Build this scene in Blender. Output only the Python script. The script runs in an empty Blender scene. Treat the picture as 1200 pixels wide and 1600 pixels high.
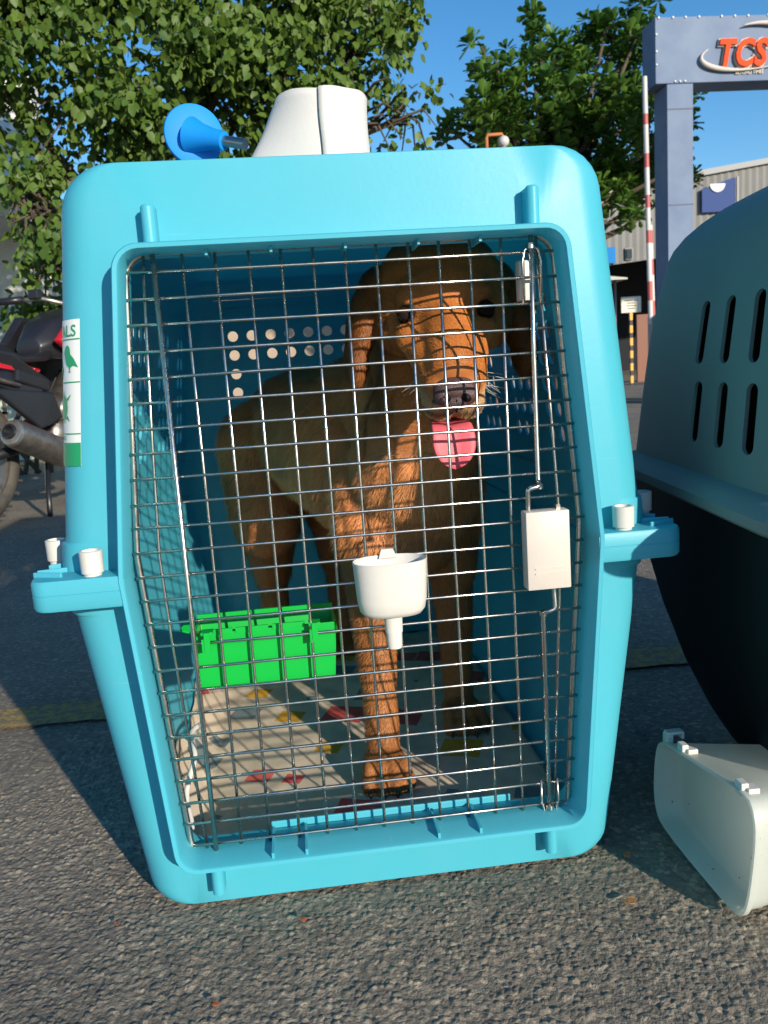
import bpy, bmesh, math, random
import numpy as np
from mathutils import Vector, Matrix, noise
R = math.radians
random.seed(7); rng = np.random.default_rng(7)
S = bpy.context.scene
COL = S.collection

# ------------------------------------------------------------------ camera, sky, sun, exposure
CAM = Vector((-0.061, -0.799, 0.553))
cr = Vector((0.99188076, -0.10939522, -0.06484781))
cu = Vector((0.08171793, 0.15755945, 0.98412255))
cf = Vector((0.09744091, 0.98143146, -0.16521974))
cd = bpy.data.cameras.new('camera'); cam = bpy.data.objects.new('camera', cd); COL.objects.link(cam)
M = Matrix(((cr.x, cu.x, -cf.x, CAM.x), (cr.y, cu.y, -cf.y, CAM.y), (cr.z, cu.z, -cf.z, CAM.z), (0, 0, 0, 1)))
cam.matrix_world = M
cd.sensor_fit = 'VERTICAL'; cd.sensor_height = 24; cd.lens = 24 * 1300 / 1600
cd.clip_start = 0.02; cd.clip_end = 3000
cd.dof.use_dof = True; cd.dof.focus_distance = 0.88; cd.dof.aperture_fstop = 11
S.camera = cam

SUN_DIR = Vector((-0.50, 1.0, -0.335)).normalized()      # the way the light travels
elev = math.asin(-SUN_DIR.z)
w = bpy.data.worlds.new('World'); S.world = w; w.use_nodes = True
nt = w.node_tree; nt.nodes.clear()
sky = nt.nodes.new('ShaderNodeTexSky'); sky.sky_type = 'NISHITA'; sky.sun_disc = False
sky.sun_elevation = elev; sky.sun_rotation = math.atan2(-SUN_DIR.x, -SUN_DIR.y)
sky.altitude = 0; sky.air_density = 1.0; sky.dust_density = 0.0; sky.ozone_density = 3.0
bg = nt.nodes.new('ShaderNodeBackground'); bg.inputs[1].default_value = 0.15
wo = nt.nodes.new('ShaderNodeOutputWorld')
hs_ = nt.nodes.new('ShaderNodeHueSaturation'); hs_.inputs['Saturation'].default_value = 1.26; hs_.inputs['Value'].default_value = 1.0
nt.links.new(sky.outputs[0], hs_.inputs['Color']); nt.links.new(hs_.outputs[0], bg.inputs[0]); nt.links.new(bg.outputs[0], wo.inputs[0])
sl = bpy.data.lights.new('sun', 'SUN'); sl.energy = 5.0; sl.angle = R(0.8); sl.color = (1.0, 0.90, 0.76)
so = bpy.data.objects.new('sun', sl); COL.objects.link(so)
so.rotation_euler = SUN_DIR.to_track_quat('-Z', 'Y').to_euler()
S.view_settings.view_transform = 'Standard'; S.view_settings.look = 'None'
S.view_settings.exposure = 0.22; S.view_settings.gamma = 1

# ------------------------------------------------------------------ helpers
def P(px, py, y):
    """point at depth y seen along a direction of the photograph (for surveying positions)"""
    v = cf * 1300 + cr * (px - 600) - cu * (py - 800)
    return CAM + v * ((y - CAM.y) / v.y)
def G(px, py, z=0.0):
    v = cf * 1300 + cr * (px - 600) - cu * (py - 800)
    return CAM + v * ((z - CAM.z) / v.z)

def tag(o, label=None, cat=None, group=None, kind=None):
    if label: o['label'] = label
    if cat: o['category'] = cat
    if group: o['group'] = group
    if kind: o['kind'] = kind
    return o
def thing(name, label, cat, loc=(0, 0, 0), group=None):
    o = bpy.data.objects.new(name, None); COL.objects.link(o); o.location = loc
    o.empty_display_size = .05
    return tag(o, label, cat, group)

class MB:
    def __init__(s): s.v = []; s.f = []
    def add(s, vs, fs):
        n = len(s.v); s.v += [tuple(v) for v in vs]; s.f += [tuple(i + n for i in f) for f in fs]; return s
    def box(s, c, d, rot=None):
        c = Vector(c); h = Vector(d) / 2
        vs = [Vector((x * h.x, y * h.y, z * h.z)) for x in (-1, 1) for y in (-1, 1) for z in (-1, 1)]
        if rot: vs = [rot @ v for v in vs]
        return s.add([v + c for v in vs], [(0, 1, 3, 2), (4, 6, 7, 5), (0, 4, 5, 1), (2, 3, 7, 6), (0, 2, 6, 4), (1, 5, 7, 3)])
    def tube(s, pts, r, n=8, cap=True):
        pts = [Vector(p) for p in pts]; rs = r if isinstance(r, (list, tuple)) else [r] * len(pts)
        rings = []; up = None
        for i, p in enumerate(pts):
            a = pts[max(0, i - 1)]; b = pts[min(len(pts) - 1, i + 1)]
            t = (b - a).normalized()
            if up is None:
                up = Vector((0, 0, 1)) if abs(t.z) < .9 else Vector((0, 1, 0))
            x = t.cross(up)
            if x.length < 1e-6: x = t.orthogonal()
            x.normalize(); up = x.cross(t).normalized()
            rings.append([p + (x * math.cos(2 * math.pi * k / n) + up * math.sin(2 * math.pi * k / n)) * rs[i] for k in range(n)])
        vs = [v for rg in rings for v in rg]; fs = []
        for i in range(len(pts) - 1):
            for k in range(n):
                k2 = (k + 1) % n
                fs.append((i * n + k, i * n + k2, (i + 1) * n + k2, (i + 1) * n + k))
        if cap:
            fs.append(tuple(range(n))[::-1]); fs.append(tuple((len(pts) - 1) * n + k for k in range(n)))
        return s.add(vs, fs)
    def loop_tube(s, pts, r, n=8):
        pts = [Vector(p) for p in pts]; N = len(pts); nrm = Vector((0, 1, 0)); vs = []; fs = []
        for i, p in enumerate(pts):
            t = (pts[(i + 1) % N] - pts[i - 1]).normalized(); x = t.cross(nrm).normalized(); u = x.cross(t)
            for k in range(n):
                a = 2 * math.pi * k / n; vs.append(p + (x * math.cos(a) + u * math.sin(a)) * r)
        for i in range(N):
            for k in range(n):
                j = (i + 1) % N; k2 = (k + 1) % n
                fs.append((i * n + k, i * n + k2, j * n + k2, j * n + k))
        return s.add(vs, fs)
    def lathe(s, base, axis, prof, n=24, a0=0):
        """prof: list of (distance along axis, radius)"""
        axis = Vector(axis).normalized(); x = axis.orthogonal().normalized(); y = axis.cross(x); base = Vector(base)
        vs = []; fs = []
        for (h, r) in prof:
            for k in range(n):
                a = 2 * math.pi * k / n + a0
                vs.append(base + axis * h + (x * math.cos(a) + y * math.sin(a)) * max(r, 1e-5))
        for i in range(len(prof) - 1):
            for k in range(n):
                k2 = (k + 1) % n
                fs.append((i * n + k, i * n + k2, (i + 1) * n + k2, (i + 1) * n + k))
        fs.append(tuple(range(n))[::-1]); fs.append(tuple((len(prof) - 1) * n + k for k in range(n)))
        return s.add(vs, fs)
    def ell(s, c, r, rot=None, n=20, m=12):
        c = Vector(c); r = Vector(r) if not isinstance(r, (int, float)) else Vector((r, r, r)); vs = []; fs = []
        for i in range(m + 1):
            th = math.pi * i / m
            for k in range(n):
                a = 2 * math.pi * k / n
                v = Vector((r.x * math.sin(th) * math.cos(a), r.y * math.sin(th) * math.sin(a), r.z * math.cos(th)))
                vs.append(c + (rot @ v if rot else v))
        for i in range(m):
            for k in range(n):
                k2 = (k + 1) % n
                fs.append((i * n + k, (i + 1) * n + k, (i + 1) * n + k2, i * n + k2))
        return s.add(vs, fs)
    def cap(s, a, b, ra, rb, n=14):
        a = Vector(a); b = Vector(b); L = (b - a).length
        prof = [(-ra * math.cos(t), ra * math.sin(t)) for t in [math.pi / 2 * i / 5 for i in range(0, 6)]]
        prof += [(L + rb * math.sin(t), rb * math.cos(t)) for t in [math.pi / 2 * i / 5 for i in range(0, 6)]]
        return s.lathe(a, b - a, prof, n)
    def prism(s, pts, d):
        """pts: planar 3D polygon, extruded by vector d"""
        n = len(pts); d = Vector(d)
        return s.add([Vector(p) for p in pts] + [Vector(p) + d for p in pts],
                     [tuple(range(n)), tuple(range(2 * n - 1, n - 1, -1))] + [(i, i + n, (i + 1) % n + n, (i + 1) % n) for i in range(n)])
    def loft(s, loops, close=False, caps=(True, True)):
        n = len(loops[0]); vs = [v for l in loops for v in l]; fs = []; m = len(loops)
        for i in range(m - (0 if close else 1)):
            j = (i + 1) % m
            for k in range(n):
                k2 = (k + 1) % n
                fs.append((i * n + k, i * n + k2, j * n + k2, j * n + k))
        if not close:
            if caps[0]: fs.append(tuple(range(n))[::-1])
            if caps[1]: fs.append(tuple((m - 1) * n + k for k in range(n)))
        return s.add(vs, fs)
    def mesh(s, name, fix=True):
        me = bpy.data.meshes.new(name); me.from_pydata(s.v, [], s.f)
        if fix:
            bm = bmesh.new(); bm.from_mesh(me); bmesh.ops.delete(bm, geom=[v for v in bm.verts if not v.link_faces], context='VERTS'); bmesh.ops.recalc_face_normals(bm, faces=bm.faces); bm.to_mesh(me); bm.free()
        return me
    def build(s, name, mat, parent=None, smooth=None, bevel=0, fix=True, bseg=2):
        me = s.mesh(name, fix)
        if bevel:
            bm = bmesh.new(); bm.from_mesh(me)
            es = [e for e in bm.edges if len(e.link_faces) == 2 and e.calc_face_angle(0) > R(28)]
            bmesh.ops.bevel(bm, geom=es, offset=bevel, segments=bseg, profile=.5, affect='EDGES', clamp_overlap=True)
            bm.to_mesh(me); bm.free()
        return obj(name, me, mat, parent, smooth)

def obj(name, me, mat, parent=None, smooth=None):
    if smooth is not None:
        me.polygons.foreach_set('use_smooth', [True] * len(me.polygons))
        if smooth < 180: me.set_sharp_from_angle(angle=R(smooth))
    if mat and not me.materials: me.materials.append(mat)
    o = bpy.data.objects.new(name, me); COL.objects.link(o)
    if parent:
        o.parent = parent
        # all geometry is written in world coordinates; undo the parents' offset
        p = parent; off = Vector((0, 0, 0))
        while p: off += p.location; p = p.parent
        if off.length > 0 and not me.get('shifted'):
            me.transform(Matrix.Translation(-off)); me['shifted'] = 1
    return o

def npmesh(name, V, F, k):
    """fast mesh: V (n,3), F (m,k)"""
    me = bpy.data.meshes.new(name); V = np.ascontiguousarray(V, np.float32); F = np.ascontiguousarray(F, np.int32)
    me.vertices.add(len(V)); me.vertices.foreach_set('co', V.ravel())
    me.loops.add(F.size); me.loops.foreach_set('vertex_index', F.ravel())
    me.polygons.add(len(F)); me.polygons.foreach_set('loop_start', np.arange(0, F.size, k, dtype=np.int32))
    me.update(calc_edges=True); me.validate(); return me

# ------------------------------------------------------------------ materials
def mat(name, col, rough=.5, metal=0., spec=.5, noise_amt=0., noise_scale=8., bump=0., bump_scale=60., sss=0., col2=None,
        trans=0., coat=0., rough_var=0., detail=6, alpha_trans=0.):
    m = bpy.data.materials.new(name); m.use_nodes = True; n = m.node_tree.nodes; l = m.node_tree.links
    b = n['Principled BSDF']; b.inputs['Roughness'].default_value = rough; b.inputs['Metallic'].default_value = metal
    b.inputs['Specular IOR Level'].default_value = spec; b.inputs['Base Color'].default_value = (*col, 1)
    b.inputs['Coat Weight'].default_value = coat
    if sss: b.inputs['Subsurface Weight'].default_value = sss; b.inputs['Subsurface Scale'].default_value = .01
    if trans: b.inputs['Transmission Weight'].default_value = trans
    tc = n.new('ShaderNodeTexCoord')
    if noise_amt or col2 or rough_var:
        nz = n.new('ShaderNodeTexNoise'); nz.inputs['Scale'].default_value = noise_scale; nz.inputs['Detail'].default_value = detail
        nz.inputs['Roughness'].default_value = .6
        l.new(tc.outputs['Object'], nz.inputs['Vector'])
        if noise_amt or col2:
            rp = n.new('ShaderNodeMapRange'); rp.inputs[1].default_value = .3; rp.inputs[2].default_value = .7
            l.new(nz.outputs[0], rp.inputs[0])
            mx = n.new('ShaderNodeMix'); mx.data_type = 'RGBA'
            c2 = col2 or tuple(c * (1 - noise_amt) for c in col)
            mx.inputs[6].default_value = (*col, 1); mx.inputs[7].default_value = (*c2, 1)
            l.new(rp.outputs[0], mx.inputs[0]); l.new(mx.outputs[2], b.inputs['Base Color'])
        if rough_var:
            r2 = n.new('ShaderNodeMapRange'); r2.inputs[3].default_value = max(0, rough - rough_var); r2.inputs[4].default_value = min(1, rough + rough_var)
            r2.inputs[1].default_value = .3; r2.inputs[2].default_value = .7
            l.new(nz.outputs[0], r2.inputs[0]); l.new(r2.outputs[0], b.inputs['Roughness'])
    if bump:
        nb = n.new('ShaderNodeTexNoise'); nb.inputs['Scale'].default_value = bump_scale; nb.inputs['Detail'].default_value = 5
        l.new(tc.outputs['Object'], nb.inputs['Vector'])
        bp = n.new('ShaderNodeBump'); bp.inputs['Strength'].default_value = bump; bp.inputs['Distance'].default_value = .002
        l.new(nb.outputs[0], bp.inputs['Height']); l.new(bp.outputs[0], b.inputs['Normal'])
    if alpha_trans:
        tl = n.new('ShaderNodeBsdfTranslucent'); tl.inputs[0].default_value = (*[min(1, c * 1.5) for c in col], 1)
        ms = n.new('ShaderNodeMixShader'); ms.inputs[0].default_value = alpha_trans
        l.new(b.outputs[0], ms.inputs[1]); l.new(tl.outputs[0], ms.inputs[2])
        l.new(ms.outputs[0], n['Material Output'].inputs[0])
    return m

CYAN = (.085, .52, .63)
M_cyan = mat('cyan_plastic', CYAN, rough=.42, spec=.4, noise_scale=3.2, col2=(.09, .49, .60), bump=.05, bump_scale=240, rough_var=.07, alpha_trans=.24)
M_white = mat('white_plastic', (.66, .63, .57), rough=.35, noise_amt=.07, noise_scale=30)
M_latch = mat('cream_plastic', (.60, .54, .47), rough=.45, noise_amt=.05, noise_scale=40)
M_chrome = mat('chromed_wire', (.66, .64, .61), rough=.28, metal=1., noise_scale=90, col2=(.48, .44, .39), rough_var=.09)
M_green = mat('green_plastic', (.004, .46, .055), rough=.35, noise_amt=.05, alpha_trans=.12)
M_teal = mat('grey_teal_plastic', (.175, .235, .212), rough=.58, spec=.3, noise_amt=.06, noise_scale=4, bump=.04, bump_scale=200)
M_black = mat('black_plastic', (.0045, .005, .006), rough=.55, bump=.05, bump_scale=120, spec=.15)
M_paper = mat('white_tissue', (.62, .60, .56), rough=.9, bump=.14, bump_scale=600, noise_amt=.06, noise_scale=14)
M_blue = mat('bright_blue_plastic', (.010, .27, .74), rough=.5, spec=.25, alpha_trans=.1)
M_steel = mat('steel_rod', (.45, .42, .38), rough=.3, metal=1.)
M_red = mat('red_motorcycle_paint', (.48, .012, .018), rough=.2, coat=.6)
M_dark = mat('black_trim', (.018, .018, .022), rough=.35, noise_amt=.3)
M_rubber = mat('dusty_tyre_rubber', (.045, .042, .038), rough=.85, noise_scale=20, col2=(.10, .085, .065))
M_muffler = mat('dusty_steel', (.34, .31, .27), rough=.38, metal=.85, noise_scale=25, col2=(.18, .15, .12))
M_alu = mat('dull_aluminium', (.48, .46, .42), rough=.35, metal=.8, noise_scale=30, col2=(.28, .25, .21))
M_bark = mat('tree_bark', (.13, .095, .065), rough=.9, noise_scale=14, col2=(.06, .045, .03), bump=.6, bump_scale=30)

def scuffs(m, light=(.30, .62, .70), amt=.55):
    n = m.node_tree.nodes; l = m.node_tree.links; b = n['Principled BSDF']; src = b.inputs['Base Color'].links[0].from_socket
    tc = n.new('ShaderNodeTexCoord'); last = src
    for k, (sc_, ro, th, w_) in enumerate((((6, 6, 150), .35, .70, .02), ((120, 8, 8), -.5, .72, .02), ((7, 7, 7), 0, .50, .22))):
        mp = n.new('ShaderNodeMapping'); mp.inputs['Scale'].default_value = sc_; mp.inputs['Rotation'].default_value = (0, ro, ro * .5); l.new(tc.outputs['Object'], mp.inputs[0])
        nz = n.new('ShaderNodeTexNoise'); nz.inputs['Scale'].default_value = 2.2; nz.inputs['Detail'].default_value = 4; l.new(mp.outputs[0], nz.inputs['Vector'])
        rg = n.new('ShaderNodeMapRange'); rg.inputs[1].default_value = th; rg.inputs[2].default_value = th + w_; rg.inputs[4].default_value = amt * (1 if k < 2 else .28); l.new(nz.outputs[0], rg.inputs[0])
        mx = n.new('ShaderNodeMix'); mx.data_type = 'RGBA'; mx.inputs[7].default_value = (*light, 1); l.new(rg.outputs[0], mx.inputs[0]); l.new(last, mx.inputs[6]); last = mx.outputs[2]
    l.new(last, b.inputs['Base Color'])
scuffs(M_cyan, (.22, .56, .66), .32)
scuffs(M_teal, (.24, .32, .30), .3)
# tray: pale translucent plastic with dirt specks
M_tray = mat('pale_plastic', (.68, .69, .62), rough=.4, noise_amt=.06, noise_scale=12, alpha_trans=.4)
def add_specks(m, dark=(.02, .015, .01), scale=70, th=.075):
    n = m.node_tree.nodes; l = m.node_tree.links; b = n['Principled BSDF']
    src = b.inputs['Base Color'].links[0].from_socket
    tc = n.new('ShaderNodeTexCoord'); v = n.new('ShaderNodeTexVoronoi'); v.inputs['Scale'].default_value = scale
    nz = n.new('ShaderNodeTexNoise'); nz.inputs['Scale'].default_value = 9
    l.new(tc.outputs['Object'], v.inputs['Vector']); l.new(tc.outputs['Object'], nz.inputs['Vector'])
    r = n.new('ShaderNodeMapRange'); r.inputs[1].default_value = .52; r.inputs[2].default_value = .72; r.inputs[3].default_value = 0; r.inputs[4].default_value = th * 2.4
    l.new(nz.outputs[0], r.inputs[0])
    lt = n.new('ShaderNodeMath'); lt.operation = 'LESS_THAN'; l.new(v.outputs['Distance'], lt.inputs[0]); l.new(r.outputs[0], lt.inputs[1])
    mx = n.new('ShaderNodeMix'); mx.data_type = 'RGBA'; mx.inputs[7].default_value = (*dark, 1)
    l.new(lt.outputs[0], mx.inputs[0]); l.new(src, mx.inputs[6]); l.new(mx.outputs[2], b.inputs['Base Color'])
add_specks(M_tray)

# asphalt
def asphalt():
    m = bpy.data.materials.new('asphalt'); m.use_nodes = True; n = m.node_tree.nodes; l = m.node_tree.links; b = n['Principled BSDF']
    geo = n.new('ShaderNodeNewGeometry')
    v = n.new('ShaderNodeTexVoronoi'); v.inputs['Scale'].default_value = 170; l.new(geo.outputs['Position'], v.inputs['Vector'])
    nz = n.new('ShaderNodeTexNoise'); nz.inputs['Scale'].default_value = 2.2; nz.inputs['Detail'].default_value = 8; l.new(geo.outputs['Position'], nz.inputs['Vector'])
    rp = n.new('ShaderNodeValToRGB'); e = rp.color_ramp.elements
    e[0].position = 0; e[0].color = (.16, .135, .104, 1); e[1].position = 1; e[1].color = (.38, .31, .22, 1)
    x = e.new(.35); x.color = (.20, .17, .13, 1); x = e.new(.8); x.color = (.24, .20, .15, 1)
    sp = n.new('ShaderNodeSeparateColor'); l.new(v.outputs['Color'], sp.inputs[0]); l.new(sp.outputs[0], rp.inputs[0])
    mx = n.new('ShaderNodeMix'); mx.data_type = 'RGBA'; mx.blend_type = 'MULTIPLY'; mx.inputs[0].default_value = 1
    rr = n.new('ShaderNodeMapRange'); rr.inputs[1].default_value = .3; rr.inputs[2].default_value = .7; rr.inputs[3].default_value = .72; rr.inputs[4].default_value = 1.2
    l.new(nz.outputs[0], rr.inputs[0]); l.new(rp.outputs[0], mx.inputs[6]); l.new(rr.outputs[0], mx.inputs[7]); l.new(mx.outputs[2], b.inputs['Base Color'])
    b.inputs['Roughness'].default_value = .82; b.inputs['Specular IOR Level'].default_value = .35
    n2 = n.new('ShaderNodeTexNoise'); n2.inputs['Scale'].default_value = 420; n2.inputs['Detail'].default_value = 4; l.new(geo.outputs['Position'], n2.inputs['Vector'])
    v2 = n.new('ShaderNodeTexVoronoi'); v2.inputs['Scale'].default_value = 110; l.new(geo.outputs['Position'], v2.inputs['Vector'])
    ad = n.new('ShaderNodeMath'); ad.operation = 'MULTIPLY_ADD'; ad.inputs[1].default_value = -.8; l.new(v2.outputs['Distance'], ad.inputs[0]); l.new(n2.outputs[0], ad.inputs[2])
    bp = n.new('ShaderNodeBump'); bp.inputs['Strength'].default_value = .55; bp.inputs['Distance'].default_value = .003
    l.new(ad.outputs[0], bp.inputs['Height']); l.new(bp.outputs[0], b.inputs['Normal'])
    return m
M_asphalt = asphalt()
def worn_paint():
    m = bpy.data.materials.new('worn_yellow_paint'); m.use_nodes = True; n = m.node_tree.nodes; l = m.node_tree.links; b = n['Principled BSDF']
    geo = n.new('ShaderNodeNewGeometry'); nz = n.new('ShaderNodeTexNoise'); nz.inputs['Scale'].default_value = 60; nz.inputs['Detail'].default_value = 8
    nz.inputs['Roughness'].default_value = .7; l.new(geo.outputs['Position'], nz.inputs['Vector'])
    rp = n.new('ShaderNodeMapRange'); rp.inputs[1].default_value = .46; rp.inputs[2].default_value = .54; l.new(nz.outputs[0], rp.inputs[0])
    mx = n.new('ShaderNodeMix'); mx.data_type = 'RGBA'; mx.inputs[6].default_value = (.36, .23, .06, 1); mx.inputs[7].default_value = (.17, .14, .09, 1)
    l.new(rp.outputs[0], mx.inputs[0]); l.new(mx.outputs[2], b.inputs['Base Color']); b.inputs['Roughness'].default_value = .85
    bp = n.new('ShaderNodeBump'); bp.inputs['Strength'].default_value = .6; bp.inputs['Distance'].default_value = .003
    n2 = n.new('ShaderNodeTexNoise'); n2.inputs['Scale'].default_value = 220; l.new(geo.outputs['Position'], n2.inputs['Vector'])
    l.new(n2.outputs[0], bp.inputs['Height']); l.new(bp.outputs[0], b.inputs['Normal'])
    return m
M_paint = worn_paint()

# ------------------------------------------------------------------ ground: one sheet, fine near the camera, reaching the horizon
def spaced(lo, hi, step, far, grow=1.16):
    c = list(np.arange(lo, hi, step)); a = [hi]; s = step
    while a[-1] < far: s *= grow; a.append(a[-1] + s)
    b = [lo]; s = step
    while b[-1] > -far: s *= grow; b.append(b[-1] - s)
    return np.array(b[:0:-1] + c + a)
def cell(X, Y, sc, seed):
    """distances to nearest and second nearest jittered point, and the nearest point's random value"""
    gx = np.floor(X / sc).astype(np.int64); gy = np.floor(Y / sc).astype(np.int64)
    d1 = np.full(X.shape, 9e9); d2 = d1.copy(); val = np.zeros(X.shape)
    def h(a, b, k):
        q = (a * 374761393 + b * 668265263 + k * 974634777 + seed * 1013904223) & 0xffffffff
        q = ((q ^ (q >> 13)) * 1274126177) & 0xffffffff
        return ((q ^ (q >> 16)) & 0xffffff) / float(0xffffff)
    for i in (-1, 0, 1):
        for j in (-1, 0, 1):
            a = gx + i; b = gy + j
            d = np.hypot((a + h(a, b, 1)) * sc - X, (b + h(a, b, 2)) * sc - Y); v = h(a, b, 3)
            m = d < d1; d2 = np.where(m, d1, np.minimum(d2, d)); val = np.where(m, v, val); d1 = np.where(m, d, d1)
    return d1, d2, val
gx_ = spaced(-.62, .42, .0017, 900, 1.12); gy_ = spaced(-.36, .34, .0017, 900, 1.10)
X, Y = np.meshgrid(gx_, gy_)
d1, d2, v1 = cell(X, Y, .0070, 3); e1, e2, v2 = cell(X + .0012 * np.sin(Y * 900), Y, .0042, 5)
hh = .0028 * v1 * np.clip((d2 - d1) / .0035, 0, 1) + .0011 * v2 * np.clip((e2 - e1) / .002, 0, 1)
f1, f2, v3 = cell(X, Y, .035, 9)
hh += .0012 * (v3 - .5) * np.clip((f2 - f1) / .01, 0, 1)
hh *= .70 * np.where((X > -.70) & (X < .5) & (Y > -.5) & (Y < .5), 1, 0)
Z = hh - .0035
V = np.stack([X, Y, Z], -1).reshape(-1, 3); ny, nx = X.shape
idx = np.arange(nx * ny).reshape(ny, nx)
F = np.stack([idx[:-1, :-1], idx[:-1, 1:], idx[1:, 1:], idx[1:, :-1]], -1).reshape(-1, 4)
g = obj('asphalt_ground', npmesh('asphalt_ground', V, F, 4), M_asphalt, None, 180); tag(g, kind='structure')
# yellow painted line, following the ground 1.5 mm above it, with worn edges
xs = np.linspace(-3.0, 3.0, 260); pts = []
for i, x in enumerate(xs):
    yc = .641 - .02 * (x + .5); wv = .0022 * math.sin(i * 2.3) + .002 * math.sin(i * .71)
    pts.append(((x, yc - .046 + wv, .0015), (x, yc + .046 + wv * .6, .0015)))
mb = MB(); mb.add([p for q in pts for p in q], [(2 * i, 2 * i + 2, 2 * i + 3, 2 * i + 1) for i in range(len(pts) - 1)])
tag(mb.build('painted_line', M_paint, None), kind='structure')

# ------------------------------------------------------------------ the blue crate
def hexloop(wt, ww, wb, zt, zw, zb, rt, rb, band=0., wtop=None):
    """closed outline (x,z): counter-clockwise from the right waist; same count every time"""
    def side(sgn):
        pts = []
        tp = Vector((sgn * wt, zt)); wp = Vector((sgn * ww, zw)); bp = Vector((sgn * wb, zb))
        return tp, wp, bp
    tR, wR, bR = side(1); tL, wL, bL = side(-1)
    def corner(p, a, b, r, K=6):
        u = (a - p).normalized(); v = (b - p).normalized(); ang = u.angle(v); d = r / math.tan(ang / 2)
        s = p + u * d; e = p + v * d; c = p + (u + v).normalized() * (r / math.sin(ang / 2))
        out = []
        a0 = math.atan2(s.y - c.y, s.x - c.x); a1 = math.atan2(e.y - c.y, e.x - c.x)
        while a1 - a0 > math.pi: a1 -= 2 * math.pi
        while a1 - a0 < -math.pi: a1 += 2 * math.pi
        for i in range(K + 1):
            t = a0 + (a1 - a0) * i / K; out.append(Vector((c.x + r * math.cos(t), c.y + r * math.sin(t))))
        return out
    def seg(a, b, n): return [a.lerp(b, i / n) for i in range(1, n)]
    def sideseg(a, b):     # from waist to corner, fine near the band step
        L = (b - a).length; ds = [.001, .036, .0375, .0385, .040]
        out = [a.lerp(b, d / L) for d in ds]
        return out + [a.lerp(b, .040 / L + (1 - .040 / L) * i / 8) for i in range(1, 8)]
    cTR = corner(tR, wR, tL, rt); cTL = corner(tL, tR, wL, rt); cBL = corner(bL, wL, bR, rb); cBR = corner(bR, bL, wR, rb)
    loop = [wR] + sideseg(wR, cTR[0]) + cTR + seg(cTR[-1], cTL[0], 10) + cTL + sideseg(wL, cTL[-1])[::-1] + [wL] \
        + sideseg(wL, cBL[0]) + cBL + seg(cBL[-1], cBR[0], 10) + cBR + sideseg(wR, cBR[-1])[::-1]
    if band:
        o2 = []
        for p in loop:
            k = 1 if abs(p.y - zw) < .0372 and abs(p.x) > .2 else 0
            o2.append(Vector((p.x + math.copysign(band * k, p.x), p.y)))
        loop = o2
    return loop
OP = dict(wt=.207, ww=.236, wb=.212, zt=.677, zw=.372, zb=.064)
def opening(d=0., y=0.): return [Vector((p.x, y, p.y)) for p in hexloop(OP['wt'] + d, OP['ww'] + d, OP['wb'] + d, OP['zt'] + d, OP['zw'], OP['zb'] - d, .019 + d, .019 + d)]
def outer(d=0., y=0., band=0., sh=0., zf=1.): return [Vector((p.x, y, p.y)) for p in hexloop(.263 - d - sh, .307 - d - sh, .256 - d - sh, .763 - d * zf - sh * .6, .368, .0 + d * zf, max(.004, .045 - d * (1 if zf == 1. else .45)), max(.004, .030 - d * (1 if zf == 1. else .3)), band)]
loops = []
T = .005
loops.append(outer(T, .10)); loops.append(outer(T + .002, .075)); loops.append(opening(.001, .066)); loops.append(opening(-.001, .058))
loops.append(opening(.0, .003)); loops.append(opening(.0012, .0005)); loops.append(opening(.0048, .0)); loops.append(opening(.006, .002)); loops.append(opening(.0075, .033))
loops.append(opening(.0095, .0355))
rr_ = .034
for i in range(0, 8):
    t = math.pi / 2 * i / 7
    loops.append(outer(rr_ * (1 - math.sin(t)), .036 + rr_ * (1 - math.cos(t)), band=.0035 * min(1, i / 3), zf=.09))
loops.append(outer(0, .10, band=.0035))
crate = thing('dog_crate', 'bright blue plastic dog crate with a wire door, dog inside, standing on the asphalt', 'dog crate', (0, .5, 0))
def split_build(loops, close, names, m, smooth=35):
    n = len(loops[0]); zs = .368
    for nm, up in names:
        mb = MB(); mb.loft(loops, close=close, caps=(False, False))
        keep = []
        for f in mb.f:
            zc = sum(mb.v[i][2] for i in f) / len(f)
            xc = abs(sum(mb.v[i][0] for i in f) / len(f))
            if (zc > .3705) == up: keep.append(f)
        mb.f = keep
        yield nm, mb
parts = {}
for nm, mb in split_build(loops, True, (('upper_shell', True), ('lower_shell', False)), M_cyan): parts[nm] = mb
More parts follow.
